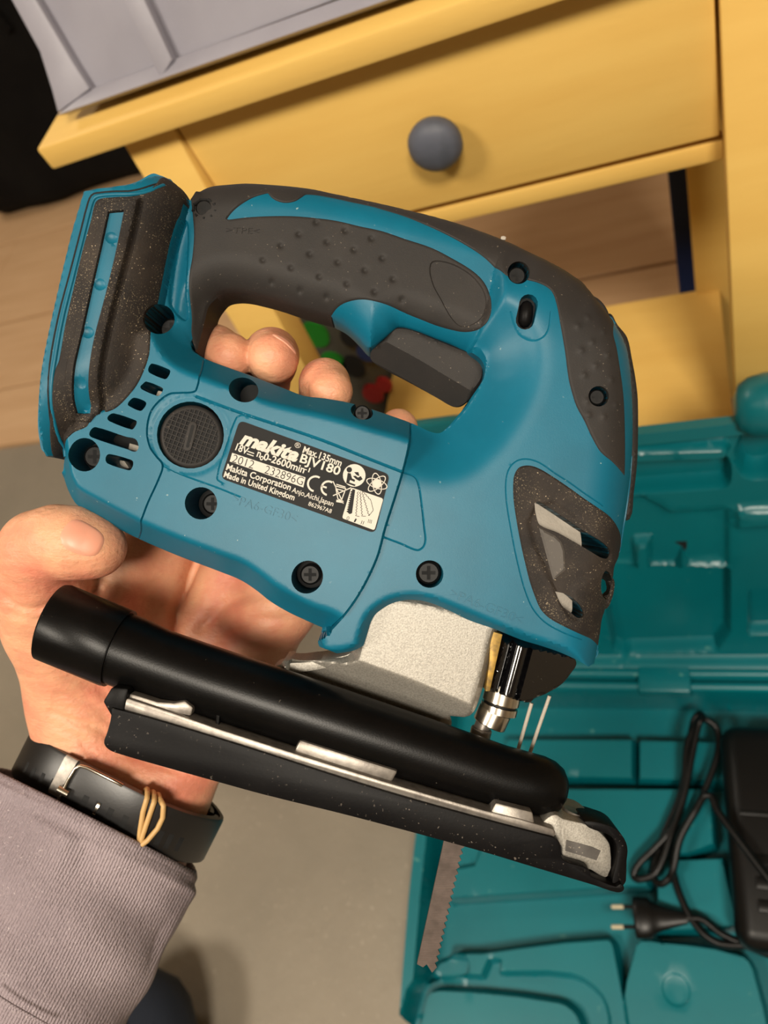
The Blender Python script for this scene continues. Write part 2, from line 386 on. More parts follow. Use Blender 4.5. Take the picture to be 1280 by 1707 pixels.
tb('rail', (-.374, .5565, .488), (.029, .572, .5045))
tb('side_rail', (-.415, .58, .50), (-.395, .715, .648)); tb('side_rail', (.045, .58, .50), (.065, .715, .648)); tb('back_rail', (-.374, .74, .60), (.003, .755, .648))
tb('shelf', (-.3735, .515, .182), (.0285, .722, .20))

# ------------------------------------------------------------------ grey crate, upside down on the table
cr0 = onz(104, 188, .6775); sl = np.array([0, .52, .854])            # front wall leans back
K = empty('plastic_crate', Matrix.Translation(tuple(cr0)), 'grey plastic storage crate with ribbed wall on the yellow table', 'crate')
ex = np.array([1., 0, 0]); ez = np.cross(ex, sl); Z3 = np.zeros(3)
def crp(px, py, w=0):                                       # pixel -> (u along the wall, v up the wall)
    r = ray(px, py); o = np.array([0, 0, HC]) - cr0 - ez * w; t = -o.dot(ez) / r.dot(ez); p = o + r * t; return p.dot(ex), p.dot(sl)
MB().hexa([(.006, .006, .004), (.62, .006, .004), (.62, .40, .004), (.006, .40, .004), (.03, .168, .270), (.60, .168, .270), (.60, .34, .27), (.03, .34, .27)]).build('crate_wall', 'crate', K, bevel=.004)
tilt = 0.045
def quad_part(name, px, w0, w1, bevel=.0015):
    m = MB(); P = [crp(*p) if abs(p[0]) > 2 else p for p in px]   # wall coordinates (metres) pass straight through
    m.prism(P, w0, w1, (Z3, ex, sl, ez)); return m.build(name, 'crate', K, bevel=bevel)
va, vb = crp(156, 147), crp(390, 67); wq = lambda u, v, w: ex * u + sl * v + ez * w
ue = .612; vt = lambda u: va[1] + (vb[1] - va[1]) * (u - va[0]) / (vb[0] - va[0]); v0 = crp(116, 189)[1]; v1 = crp(690, 0)[1]; ua, ub = crp(116, 189)[0], crp(690, 0)[0]
vl = lambda u: v0 + (v1 - v0) * (u - ua) / (ub - ua)
MB().hexa([wq(.002, vl(0), -.004), wq(ue, vl(.3), -.004), wq(ue, vt(.3), -.004), wq(.03, vt(.03), -.004), wq(.0, vl(0), .010), wq(ue, vl(.3), .010), wq(ue, vt(.3), .0015), wq(.034, vt(.034), .0015)]).build('rim', 'crate', K, bevel=.001)
quad_part('corner_post', [(104, 188), (94, 150), (74, 86), (27, 0), (22, -12), (-22, -118), (-4, -118), (60, -12), (68, 0), (129, 104), (157, 148)], -.004, .006)
quad_part('rib', [(277, 132), (296, 100), (250, 0), (197, -118), (156, -118), (213, 0)], -.004, .008)
MB().box((.012, .050, -.0093), (.60, .39, .008)).build('foot_rim', 'crate', K, bevel=.002)

# ------------------------------------------------------------------ things behind and beside the table
def soft_box(name, lo, hi, mat, label=None, cat=None, parent=None, bevel=.05, amp=.012, parts=None):
    bm = bmesh.new(); bmesh.ops.create_cube(bm, size=1)
    for v in bm.verts: v.co = Vector([(lo[i] + hi[i]) / 2 + v.co[i] * (hi[i] - lo[i]) for i in range(3)])
    bmesh.ops.bevel(bm, geom=bm.edges[:], offset=bevel, segments=4, affect='EDGES', profile=.5)
    bmesh.ops.subdivide_edges(bm, edges=[e for e in bm.edges if e.calc_length() > bevel], cuts=6, use_grid_fill=True)
    for v in bm.verts:
        p = v.co; v.co += v.normal * amp * (math.sin(p.x * 17 + p.z * 9) * math.sin(p.z * 13 + p.y * 11)) if p.z > lo[2] + .01 else Vector((0, 0, 0))
    o = bm_obj(name, bm, mat, parent, 60)
    return tag(o, label, cat) if label else o
bag = empty('duffel_bag', Matrix.Translation((-1.5, 1.8, .012)), 'black fabric bag standing on the floorboards behind the table', 'bag')
soft_box('bag_body', (-.36, -.14, 0), (.28, .22, .74), 'fabric_black', parent=bag, bevel=.06, amp=.01)
MB().tube([(-.2, -.145, .42), (-.19, -.17, .55), (-.1, -.18, .66), (.05, -.18, .66), (.14, -.17, .55), (.15, -.145, .42)], .012, 8).build('bag_handle', 'fabric_black', bag)
coat = empty('backpack', Matrix.Translation((-2.15, 2.2, .012)), 'dark backpack at the far left, left of the black bag', 'bag')
soft_box('bag_body', (-.30, -.13, 0), (.24, .20, .72), 'fabric_black', parent=coat, bevel=.07, amp=.012)
soft_box('front_pocket', (-.22, -.19, .08), (.16, -.12, .40), 'fabric_black', parent=coat, bevel=.03, amp=.006)
tote = empty('tote_bag', Matrix.Translation((-.43, .70, 0)), 'grey bag with green and red print beside the table leg', 'bag')
soft_box('bag_body', (-.05, -.085, 0), (.048, .004, .43), 'fabric_grey', parent=tote, bevel=.015, amp=.003)
for px, py, r, m in ((526, 556, .016, 'green'), (556, 604, .015, 'green'), (502, 610, .012, 'green'), (585, 560, .012, 'hole'), (590, 610, .014, 'hole'), (612, 585, .012, 'navy'), (622, 655, .013, 'red'), (640, 640, .010, 'red')):
    p = ony(px, py, .6145) - np.array([-.43, .70, 0])
    MB().prism([(p[0] + r * math.cos(a), p[2] + 1.25 * r * math.sin(a)) for a in np.linspace(0, 6.2832, 18, endpoint=False)], -.002, .0035, (np.array([0, p[1], 0]), np.array([1., 0, 0]), np.array([0, 0, 1.]), np.array([0, -1., 0]))).build('printed_spot', m, tote)
tag(MB().box((-.016, .79, .012), (.04, .806, .335)).build('blue_board', 'navy', bevel=.003), 'narrow dark blue board standing behind the right rear table leg', 'board')

# ------------------------------------------------------------------ teal tool case, open on the concrete
XL, XR, YF, YH, ZR = -.312, .36, -.062, .293, .072
case = empty('tool_case', Matrix.Translation((XL, YF, 0)), 'open teal plastic tool case lying on the concrete floor', 'case')
def rel(features, base):
    """height field from a list of (polygon, height, edge width)"""
    def zf(P):
        z = np.full(len(P), base)
        for poly, h, e in features: z = z + (h - z) * sstep((sd(P, poly) + e) / (2 * e))
        return z
    return zf
def cb(px, py, z=.055): p = onz(px, py, z); return (p[0] - XL, p[1] - YF)
Wd, Dp = XR - XL, YH - YF
rect = lambda x0, y0, x1, y1, r=.012: spl([(x0 + r, y0), (x1 - r, y0), (x1, y0 + r), (x1, y1 - r), (x1 - r, y1), (x0 + r, y1), (x0, y1 - r), (x0, y0 + r)], 3)
def poly(px, z=.055, n=3): return spl([cb(*p[:2], z) + tuple(p[2:]) for p in px], n)
feats = [(rect(.013, .013, Wd - .013, Dp - .016), .026, .002),
         (poly([(745, 1425, 1), (752, 1312, 1), (1186, 1312, 1), (1192, 1408, 1), (1150, 1425, 1), (1088, 1430, 1), (1080, 1478, 1), (742, 1500, 1)], n=1), .054, .002),
         (poly([(840, 1228, 1), (1055, 1228, 1), (1055, 1298, 1), (830, 1294, 1)], n=1), .050, .002),
         (poly([(1062, 1229, 1), (1216, 1233, 1), (1216, 1304, 1), (1062, 1299, 1)], n=1), .050, .002),
         (poly([(712, 1500, 1), (745, 1370, 1), (812, 1372, 1), (790, 1440, 1), (735, 1450, 1), (730, 1500, 1)], n=1), .045, .002),
         (poly([(1094, 1432, 1), (1206, 1428, 1), (1232, 1545, 1), (1190, 1552, 1), (1092, 1555, 1)], n=1), .056, .002),
         (poly([(1058, 1574), (1100, 1568), (1240, 1592), (1262, 1630), (1272, 1760), (1056, 1760)]), .058, .002),
         (poly([(735, 1600), (800, 1586), (1010, 1562), (1024, 1580), (1026, 1760), (724, 1760)]), .048, .002),
         (poly([(690, 1652), (730, 1628), (800, 1628, 1), (812, 1600, 1), (830, 1600, 1), (828, 1622, 1), (950, 1626), (1000, 1660), (1014, 1712), (1014, 1790), (690, 1790)]), .036, .002),
         (poly([(708, 1660), (740, 1648), (930, 1668), (962, 1690), (975, 1740), (975, 1800), (702, 1800)]), .052, .002),
         (poly([(712, 1626), (722, 1600), (770, 1596), (776, 1614), (768, 1626)]), .034, .002),
         (spl([(a, b) for a, b in ell(*cb(1127, 1650), .0115, .0125, 0, 16)], 1), .0565, .0012)]
outl = rect(0, 0, Wd, Dp, .02)
cl_ = [(np.vstack([f[0], f[0][:1]]), f[2]) for f in feats]
shell('base_tray', outl, lambda P: rel(feats, ZR)(P), 'teal', case, back=.002, step=.012, lines=cl_, rings=(.0015, .004), bstep=.006, scale=1.0, smooth=40)
inn = ell(*cb(1127, 1650), .0095, .0105, 0, 16)
hb = MB()
for y0, z0, r in ((Dp - .007, ZR + .004, .0055), (Dp + .006, ZR + .007, .005)):
    hb.tube([(0.012, y0, z0), (Wd - .012, y0, z0)], r, 10)
hb.build('hinge_bar', 'teal', case, smooth=60)
h0 = onz(1108, 1165, ZR + .01)
MB().box((h0[0] - XL - .026, Dp - .016, ZR - .004), (h0[0] - XL + .026, Dp + .013, ZR + .014)).build('hinge', 'teal', case, bevel=.003)
# lid: its own frame, hinged at the back edge and leaning back
HL = np.array([XL, YH + .008, ZR + .004]); topP = ony(1050, 733, .362); up = np.array([0, topP[1] - HL[1], topP[2] - HL[2]]); LL = np.linalg.norm(up); up /= LL
nl = np.cross(ex, up)                                        # towards the camera
def lp(px, py, wd=0):
    r = ray(px, py); o = np.array([0, 0, HC]) - HL - nl * wd; t = -o.dot(nl) / r.dot(nl); p = o + r * t; return (p[0], p.dot(up))
L4 = np.eye(4); L4[:3, 0] = ex; L4[:3, 1] = up; L4[:3, 2] = nl; L4[:3, 3] = HL - np.array([XL, YF, 0])
lpl = lambda px, wd=0, n=3: spl([lp(*p[:2], wd) + tuple(p[2:]) for p in px], n)
b0 = -.006
lf = [(rect(.014, .014, Wd - .014, LL - .012), -.013, .002),
      (lpl([(700, 770, 1), (1203, 752), (1214, 758), (1212, 768), (1200, 772, 1), (700, 790, 1)]), -.002, .0025),
      (lpl([(760, 797), (1190, 778), (1212, 785), (1216, 820), (1205, 833), (760, 845)]), -.030, .002),
      (lpl([(990, 862, 1), (1070, 850, 1), (1120, 878, 1), (1214, 872, 1), (1214, 966, 1), (990, 968, 1)], n=1), -.020, .003),
      (lpl([(1000, 968, 1), (1216, 970, 1), (1216, 1072, 1), (1194, 1104, 1), (1052, 1107, 1), (1040, 1110), (1024, 1102), (1012, 1040, 1)], n=1), -.030, .002),
      (lpl([(1057, 924, 1), (1082, 921, 1), (1085, 962, 1), (1058, 964, 1)], n=1), -.008, .003),
      (lpl([(1244, 745), (1300, 740), (1300, 808), (1244, 812)]), -.034, .003),
      (lpl([(1232, 866, 1), (1300, 864, 1), (1300, 892, 1), (1230, 894, 1)], n=1), -.006, .003),
      (lpl([(1252, 1005, 1), (1320, 1005, 1), (1320, 1075, 1), (1252, 1076, 1)], n=1), -.026, .002)]
shell('lid', rect(0, 0, Wd, LL, .02), lambda P: rel(lf, 0)(P), 'teal', case, back=lambda P: -.009 - .043 * np.clip((LL - P[:, 1]) / .062, 0, 1), step=.012, lines=[(np.vstack([f[0], f[0][:1]]), f[2]) for f in lf], rings=(.0015, .004), bstep=.006, scale=1.0, smooth=40, M4=L4)
a, b_ = lp(1118, 946, -.018), lp(1153, 944, -.018); c_ = lp(1137, 908, -.018)
off = L4[:3, 3]
mm = MB(); mm.add([off + ex * p[0] + up * p[1] + nl * -.022 for p in (a, b_, c_)] + [off + ex * (a[0] * .3 + b_[0] * .3 + c_[0] * .4) + up * (a[1] * .3 + b_[1] * .3 + c_[1] * .4) + nl * -.006], [(0, 2, 1), (0, 1, 3), (1, 2, 3), (2, 0, 3)])
mm.build('locating_wedge', 'teal', case, smooth=0)
lc = lp(1113, 906, -.02); MB().prism([(lc[0] + .006, lc[1] + .002), (lc[0] + .016, lc[1] + .002), (lc[0] + .0155, lc[1] - .006), (lc[0] + .013, lc[1] - .012), (lc[0] + .011, lc[1] - .004)], -.0235, -.0195, (off, ex, up, nl)).build('wedge_shadow', 'hole', case)  # thin near-black plate: triangular shadow beside the wedge, put into colour
hx = lp(1222, 680, -.02)
MB().tube([off + ex * t + up * (LL + .014) + nl * -.006 for t in (hx[0], hx[0] + .003, hx[0] + .01, hx[0] + .02, hx[0] + .2)], [.008, .016, .0205, .0225, .0225], 20).build('carry_handle', 'teal', case, smooth=60)
lx = lp(722, 730, -.02)
MB().box((-.045, LL - .004, -.010), (.05, LL + .040, .002)).build('latch', 'teal', case, bevel=.004).matrix_local = Matrix(((1, 0, 0, off[0] + lx[0]), (0, up[1], nl[1], off[1]), (0, up[2], nl[2], off[2]), (0, 0, 0, 1)))

# ------------------------------------------------------------------ charger, its cord and plug in the tray
ch = empty('battery_charger', Matrix.Translation((.1, .1, .05)), 'black battery charger lying in the right of the teal tray', 'charger')
c0 = onz(1212, 1400, .105) - np.array([.1, .1, .05]); c1 = onz(1250, 1205, .10); c2 = onz(1250, 1585, .10)
ylo, yhi = c2[1] - .1, c1[1] - .1
MB().box((c0[0], ylo, .009), (c0[0] + .15, yhi, .050)).build('charger_body', 'cord', ch, bevel=.016, seg=4)
MB().box((c0[0] + .012, (ylo + yhi) / 2 + .012, .030), (c0[0] + .14, (ylo + yhi) / 2 + .016, .0512)).build('seam_ridge', 'cord', ch, bevel=.001)
for k in range(3): MB().box((c0[0] + .02, ylo + .03 + .018 * k, .0495), (c0[0] + .13, ylo + .040 + .018 * k, .0525)).build('contact_rail', 'cord', ch, bevel=.002)
def cz(zx, zy, z): return onz(640 + zx / 2, 1160 + zy / 2, z)
def path3(pts): q = spl([(p[0], p[1]) for p in pts], 6, False); return q
cord = empty('power_cord', Matrix.Translation((0, .1, .06)), 'black power cord looped up with a two-pin plug in the teal tray', 'cord')
oc = np.array([0, .1, .06])
def cordpath(pts, zs):
    q = path3(pts); zz = np.interp(np.linspace(0, 1, len(q)), np.linspace(0, 1, len(zs)), zs)
    return [cz(p[0], p[1], z) - oc for p, z in zip(q, zz)]
for pts, zs in (([(1010, 740), (1060, 745), (1120, 790), (1170, 815), (1240, 845), (1330, 880)], (.066, .066, .068, .07)),
                ([(1330, 850), (1200, 832), (1110, 822), (1040, 765), (985, 660), (962, 560), (975, 470), (1030, 395), (1075, 300), (1115, 180), (1110, 110), (1085, 85), (1060, 78), (1035, 100), (1008, 180), (1000, 330), (955, 470), (905, 590), (850, 612), (832, 600), (850, 560), (900, 510), (960, 440), (1000, 330), (1030, 180), (1050, 90), (1062, 70), (1050, 60), (1030, 90), (1008, 220), (985, 340), (930, 470), (900, 570), (905, 618), (930, 625), (960, 590), (985, 480), (1040, 380), (1080, 330), (1110, 380), (1160, 450), (1290, 620)], (.07, .066, .066, .072, .08, .076, .066, .075, .084, .07, .066, .08, .112, .115))):
    MB().tube(cordpath(pts, zs), .0034, 10).build('cable', 'cord', cord, smooth=60)
pa, pb = cz(832, 738, .068) - oc, cz(1012, 742, .066) - oc; dv = pb - pa
MB().tube([pa + dv * t for t in (0, .02, .12, .3, .36, .5, .8, 1.0)], [.0155, .0175, .0178, .0172, .014, .011, .007, .0045], 16, flat=.42).build('plug', 'cord', cord, smooth=50)
for yy in (703, 770):
    a = cz(840, yy, .068) - oc; e = cz(757, yy, .068) - oc; m_ = a + (e - a) * .5
    MB().tube([a, m_], .0019, 10).build('pin_sleeve', 'steel', cord); MB().tube([m_, e + (m_ - e) * .1, e], [.0021, .0021, .0012], 10).build('pin', 'pin', cord)

# ================================================================== JIGSAW (saw mm: x right, y up, z towards the viewer's side)
SAWM = Matrix.Translation(Vector((0, 0, HC)) + CAMROT @ Vector((0, 0, -D0 / 1000))) @ CAMROT.to_4x4()
J = empty('jigsaw', SAWM, 'teal and charcoal cordless jigsaw held up in the left hand', 'jigsaw')
def up_(pts, z): return [tuple(U(p[0], p[1], z)) + tuple(p[2:]) for p in pts]
def tr(pts, z, n=5, closed=True): return spl(up_(pts, z), n, closed)

GAP = [(357, 500), (370, 491), (387, 488), (407, 489), (430, 494), (460, 502), (490, 512), (520, 522), (552, 531), (580, 548), (600, 566), (612, 579), (620, 578), (637, 566), (652, 553), (665, 545), (687, 548), (725, 563), (762, 578), (788, 589), (802, 600), (808, 614), (806, 631), (797, 646), (786, 662), (777, 677), (767, 688), (757, 700), (745, 713), (733, 722), (718, 720), (700, 712), (685, 705), (660, 696), (622, 683), (585, 672), (540, 664), (507, 660), (470, 646), (415, 625), (370, 609), (340, 597), (326, 586), (322, 572), (330, 560), (338, 548), (342, 530), (347, 512)]
BODY = [(140, 319, 1), (160, 315), (190, 311), (215, 307), (232, 301), (247, 292), (256, 289), (266, 292), (276, 296), (288, 303), (300, 313), (310, 323), (317, 331), (332, 320), (355, 312), (382, 309), (412, 307), (450, 309), (487, 312), (525, 317), (562, 325), (600, 333), (637, 341), (675, 350), (720, 361), (762, 373), (800, 386), (832, 398), (862, 411), (895, 427), (925, 442), (950, 457), (975, 476), (995, 495), (1012, 517), (1028, 540), (1040, 566), (1047, 597), (1052, 630), (1055, 667), (1056, 700), (1056, 742), (1054, 780), (1050, 820), (1046, 850), (1041, 880), (1037, 905), (1033, 925), (1024, 942), (1018, 955), (1014, 975), (1012, 1000), (1005, 1025), (998, 1050), (998, 1076), (994, 1097), (987, 1107), (980, 1111, 1), (965, 1102), (932, 1087), (900, 1076), (870, 1067), (840, 1055), (820, 1047), (782, 1034), (745, 1016), (720, 1006), (700, 1001), (680, 1000), (655, 1005), (637, 1015), (625, 1025), (617, 1040), (612, 1057), (606, 1076, 1), (590, 1084), (562, 1089, 1), (547, 1083), (532, 1077, 1), (530, 1070), (537, 1046, 1), (512, 1035), (480, 1020), (450, 1002), (430, 986), (403, 968), (367, 953), (296, 926), (231, 898), (197, 881), (170, 866), (147, 853), (127, 840), (113, 822), (107, 806), (105, 785), (106, 766, 1), (92, 763), (80, 761), (71, 752), (66, 735), (63, 710), (64, 672), (67, 635), (72, 600), (81, 555), (92, 505), (107, 440), (122, 380), (134, 340)]
HOUS = tr([(98, 740), (104, 785), (110, 810), (128, 840), (170, 866), (231, 898), (296, 926), (367, 953), (403, 967), (450, 1001), (512, 1035), (545, 1046), (600, 1075), (650, 1050), (720, 900), (755, 800), (762, 742), (690, 705), (640, 690), (560, 667), (470, 646), (415, 625), (340, 597), (318, 584), (305, 562), (296, 540), (262, 528), (200, 560), (160, 640), (125, 690), (95, 720)], 15, 4)
BATT = tr([(140, 319, 1), (160, 315), (190, 311), (215, 307), (232, 301), (247, 292), (256, 289), (276, 296), (300, 313), (317, 333), (324, 360), (324, 440), (320, 500), (300, 560), (256, 600), (244, 640), (215, 675), (182, 698), (150, 718), (125, 732), (114, 748), (106, 765), (92, 763), (80, 761), (71, 752), (66, 735), (63, 710), (64, 672), (67, 635), (72, 600), (81, 555), (92, 505), (107, 440), (122, 380), (134, 340)], 33, 4)
BRIGHT = tr([(262, 285), (300, 313), (312, 335), (308, 360), (296, 395), (284, 440), (275, 490), (262, 545), (254, 580), (246, 625), (222, 668), (190, 692), (158, 704), (128, 728), (112, 752), (96, 780)], 19, 5, False)
PLATE = tr([(163, 339, 1), (231, 330, 1), (215, 400), (195, 480), (179, 545), (162, 635), (155, 690), (148, 715, 1), (105, 760, 1), (93, 745), (93, 690), (101, 630), (117, 550), (134, 470), (150, 400)], 37, 3)
HAND = tr([(300, 300), (317, 331), (332, 320), (355, 312), (382, 309), (412, 307), (450, 309), (487, 312), (525, 317), (562, 325), (600, 333), (637, 341), (675, 350), (720, 361), (762, 373), (800, 386), (832, 398), (862, 411), (895, 427), (925, 442), (950, 457), (975, 476), (990, 520), (960, 640), (880, 690), (810, 650), (800, 600), (787, 590), (762, 579), (725, 564), (700, 556), (665, 545), (652, 556), (637, 567), (625, 579), (617, 583), (607, 574), (592, 557), (575, 541), (552, 530), (520, 522), (490, 512), (460, 502), (430, 494), (407, 489), (387, 488), (370, 491), (357, 500), (347, 512), (342, 530), (338, 555), (322, 590), (290, 600), (270, 560)], 8, 4)
HEAD = tr([(690, 680), (732, 700), (745, 682), (758, 660), (770, 635), (784, 612), (792, 590), (806, 556), (820, 505), (845, 425), (895, 427), (925, 442), (950, 457), (975, 476), (995, 495), (1012, 517), (1028, 540), (1040, 566), (1047, 597), (1052, 630), (1055, 667), (1056, 700), (1056, 742), (1054, 780), (1050, 820), (1041, 880), (1033, 925), (1022, 960), (1012, 1000), (998, 1060), (994, 1097), (980, 1111), (932, 1087), (870, 1067), (820, 1047), (745, 1016), (700, 1001), (655, 1005), (625, 1025), (612, 1057), (606, 1076), (562, 1089), (532, 1077), (525, 1010), (560, 960), (590, 880), (610, 780), (630, 675)], 16, 4)
SEAMF = tr([(690, 660), (685, 703), (682, 740), (671, 787), (658, 830), (642, 880), (630, 925), (614, 962), (597, 993), (575, 1024), (545, 1056), (500, 1090)], 22, 5, False)
SEAML = np.vstack([[[SEAMF[0][0], 300.0]], SEAMF, [[-300, SEAMF[-1][1]], [-300, 300.0]]])
SEAMF = SEAML[:-2]
HEADR = tr([(880, 400), (925, 440), (975, 474), (1012, 515), (1042, 560), (1054, 600), (1060, 700), (1056, 790), (1046, 860), (1036, 925), (1018, 990), (1004, 1060), (994, 1120)], 10, 4, False)
HEADT = tr([(845, 425), (895, 427), (925, 442), (950, 457), (975, 476)], 10, 4, False)
GAPC = tr([(600, 680), (640, 690), (690, 706), (733, 720), (760, 702), (782, 676), (800, 645), (810, 615), (808, 590), (790, 575), (755, 560)], 14, 5, False)
def Zb(P):
    P = np.asarray(P, float)
    d = sd(P, HOUS) + 1.0; zh = np.where(d > 0, smin(12 + 1.75 * d, np.full(len(P), 28.0), 1.8), 12 + 3 * d)
    d2 = sd(P, BATT) + .5; dr_ = pl_dist(P, BRIGHT); q = np.clip(dr_ / 19.0, 0, 1); inb = d2 > -1
    left = inside(P, np.vstack([BRIGHT, [[-400, -200], [-400, 400]]]))
    zq = 17 + 18.5 * np.sqrt(np.clip(1 - (1 - q) ** 2, 0, 1)); zq = np.where(left, zq, 17 - .5 * dr_)
    zbt = smin(zq, 31 + 3.0 * d2, 1.0)
    d3 = sd(P, HAND) + .8; q = np.clip(d3 / 13.5, 0, 1); zn = np.where(d3 > 0, 3 + 14.5 * np.sqrt(np.clip(1 - (1 - q) ** 2, 0, 1)), 3 + 3 * d3)
    d4 = sd(P, HEAD) + 1.3; dg = pl_dist(P, GAPC); d5 = pl_dist(P, HEADR); q = np.clip(d5 / 22.0, 0, 1)
    he = smin(17 + 2.0 * d4, np.full(len(P), 26.5), 2.0); he = smin(he, 14.5 + .62 * dg, 3.0)
    he = smin(he, 2 + 24.8 * np.sqrt(np.clip(1 - (1 - q) ** 2, 0, 1)), 2.0)
    dt = pl_dist(P, HEADT); q = np.clip(dt / 30.0, 0, 1); he = smin(he, 4 + 23 * np.sqrt(np.clip(1 - (1 - q) ** 2, 0, 1)), 2.0)
    he = np.where(d4 > 0, he, np.minimum(he, 19) + 3 * d4)
    ls = inside(P, SEAML); ds = np.clip(pl_dist(P, SEAMF) / .45, 0, 1)
    zh = np.where(ls, zh, zh - 14 * ds); he = np.where(ls, he - 14 * ds, he)
    z = smax(np.maximum(zh, he), zn, 4.5)
    # seam: the housing meets the head with a clean shallow step, so only a small blend there
    z = smax(z, zbt, 1.5)
    return np.maximum(z, 1.2)
def onsurf(pts, z0=20, it=7, off=0.0):
    """pixels -> saw mm on the body's own surface"""
    px = np.array([p[:2] for p in pts], float); z = np.full(len(px), 1.0) * z0
    for _ in range(it):
        k = (D0 - z) / F; P = np.stack([(px[:, 0] - CX) * k, -(px[:, 1] - CY) * k], 1); z = .5 * z + .5 * (Zb(P) + off)
    k = (D0 - z) / F
    return np.stack([(px[:, 0] - CX) * k, -(px[:, 1] - CY) * k], 1)
def os_(pts, n=5, closed=True, z0=20):
    P = onsurf(pts, z0); return spl([tuple(p) + tuple(q[2:]) for p, q in zip(P, pts)], n, closed)
def circ(cx, cy, rx, ry=None, ang=0, n=30):
    e = ell(cx, cy, rx, ry or rx, ang, n); return onsurf([tuple(p) for p in e])
def stad(x0, y0, x1, y1, r, n=8):
    a = math.atan2(y1 - y0, x1 - x0); t = np.linspace(-math.pi / 2, math.pi / 2, n)
    p = [(x1 + r * math.cos(a + q), y1 + r * math.sin(a + q)) for q in t] + [(x0 - r * math.cos(a + q), y0 - r * math.sin(a + q)) for q in t]
    return onsurf(p)

# ---- holes
H = {'rear': circ(265, 532, 26, 25), 'low': circ(141, 758, 26, 28), 'top': circ(406, 650, 25, 20.5, .25), 'mid': circ(335, 839, 27), 'bot': circ(512, 962, 26, 28, .5), 'head': circ(716, 957, 23),
     'small': circ(864, 455, 18.5), 'front': circ(997, 661, 17), 'edge': circ(603, 686, 19, 13, .3)}
cap_hole = circ(317, 725, 56, 56)
lock_hole = stad(881, 506, 875, 534, 15.5)
def vq(pts): return spl([tuple(p) for p in onsurf(pts)], 4)
vents = [vq([(249, 610), (254, 606), (280, 615), (284, 619), (279, 630), (274, 632), (250, 622), (247, 617)]),
         vq([(238, 640), (244, 636), (268, 645), (272, 649), (266, 659), (262, 660), (238, 650), (234, 645)]),
         vq([(217, 667), (224, 663), (240, 668), (244, 673), (238, 683), (233, 685), (217, 678), (213, 674)]),
         vq([(182, 692), (190, 689), (222, 699), (228, 703), (224, 713), (219, 716), (184, 703), (179, 698)]),
         vq([(152, 716), (160, 712), (210, 728), (226, 732), (231, 745), (226, 753), (212, 749), (155, 730), (149, 725)]),
         vq([(178, 759), (184, 757), (214, 765), (222, 770), (218, 783), (210, 783), (180, 773), (176, 767)])]
vent_frame = [(854, 800), (857, 788), (863, 779), (872, 775), (886, 775), (902, 781), (925, 795), (950, 812), (975, 830), (1000, 847), (1017, 860), (1029, 876), (1036, 895), (1035, 925, 1), (1027, 940), (1024, 955), (1025, 967), (1024, 985), (1020, 1000), (1013, 1015), (1006, 1027), (1002, 1052), (1000, 1072), (998, 1080, 1), (985, 1067), (970, 1060), (940, 1046), (915, 1032), (900, 1017), (892, 1000), (882, 972), (875, 945), (867, 910), (859, 867), (854, 830)]
VF = os_(vent_frame, 4)
slot_up = os_([(890, 839, 1), (897, 836), (920, 849), (950, 869), (980, 889), (1005, 905), (1016, 918), (1013, 930), (1003, 930), (987, 921), (962, 906), (930, 888), (900, 875), (894, 860)], 4)
slot_lo = os_([(925, 986, 1), (945, 991), (961, 1003), (970, 1015), (972, 1026), (963, 1030), (950, 1020), (936, 1009)], 4)
oval = os_([(1010, 951), (1018, 962), (1020, 976), (1016, 992), (1009, 999), (1002, 988), (1001, 972), (1004, 958)], 4)

# ---- seams carved in the body
seam_rear = os_([(340, 600), (334, 625), (327, 650), (320, 654), (300, 655), (282, 657), (262, 672), (250, 690), (245, 720), (250, 745), (260, 760), (271, 775), (266, 795), (247, 837), (236, 880), (231, 900)], 5, False)
seam_front = os_([(685, 703), (682, 740), (671, 787), (658, 830), (642, 880), (630, 925), (614, 962), (597, 993), (575, 1024), (555, 1043)], 5, False)
wedge_line = os_([(671, 787), (690, 794), (697, 806), (702, 835), (707, 880), (709, 900), (705, 912), (695, 917), (670, 907), (641, 896)], 5, False)
label_line = os_([(327, 661), (362, 674), (400, 688), (470, 711), (540, 735), (610, 763), (671, 787)], 4, False)
label_low = os_([(271, 776), (300, 790), (360, 812), (400, 828)], 4, False)
label_box = os_([(402, 692), (394, 697), (380, 735), (362, 797), (372, 806)], 4, False)
btn_line = os_([(851, 520), (858, 545), (868, 560), (888, 568), (905, 562), (914, 548), (918, 520)], 4, False)
vf_line = spl([tuple(p) for p in onsurf([(1005, 843), (975, 823), (950, 805), (925, 789), (902, 773), (884, 766), (868, 766), (856, 772), (847, 785), (843, 805), (844, 835), (849, 868), (857, 912), (865, 948), (873, 978), (884, 1007), (895, 1024), (912, 1040), (940, 1055), (970, 1066)])], 4, False)
fin_px = [(304, 372), (309, 366), (314, 380), (313, 440), (311, 490), (314, 530), (306, 535), (291, 522), (281, 506), (283, 470), (289, 430), (296, 395)]
FIN = os_(fin_px, 3)
lines = [(seam_rear, .32), (seam_front, .4), (wedge_line, .35), (label_line, .5), (label_low, .3), (label_box, .3), (btn_line, .3), (vf_line, .25)]
depths = [.9, .9, .45, .6, .3, .3, .25, .3]
cap_ring = circ(317, 725, 66)
def Zbody(P):
    z = Zb(P)
    for (ln, hw), dp in zip(lines, depths): z = z - dp * np.clip(1.1 - pl_dist(P, ln) / hw, 0, 1)
    rd = sd(P, cap_ring); z = z - .35 * sstep((rd + .4) / .8) * (sd(P, HOUS) > 2)
    z = z - 1.6 * sstep((sd(P, FIN) + .2) / 1.0)
    for rb_ in RUBBERS: z = z - 1.3 * sstep((sd(P, rb_) - .7) / .9)
    return z
RUBBERS = []
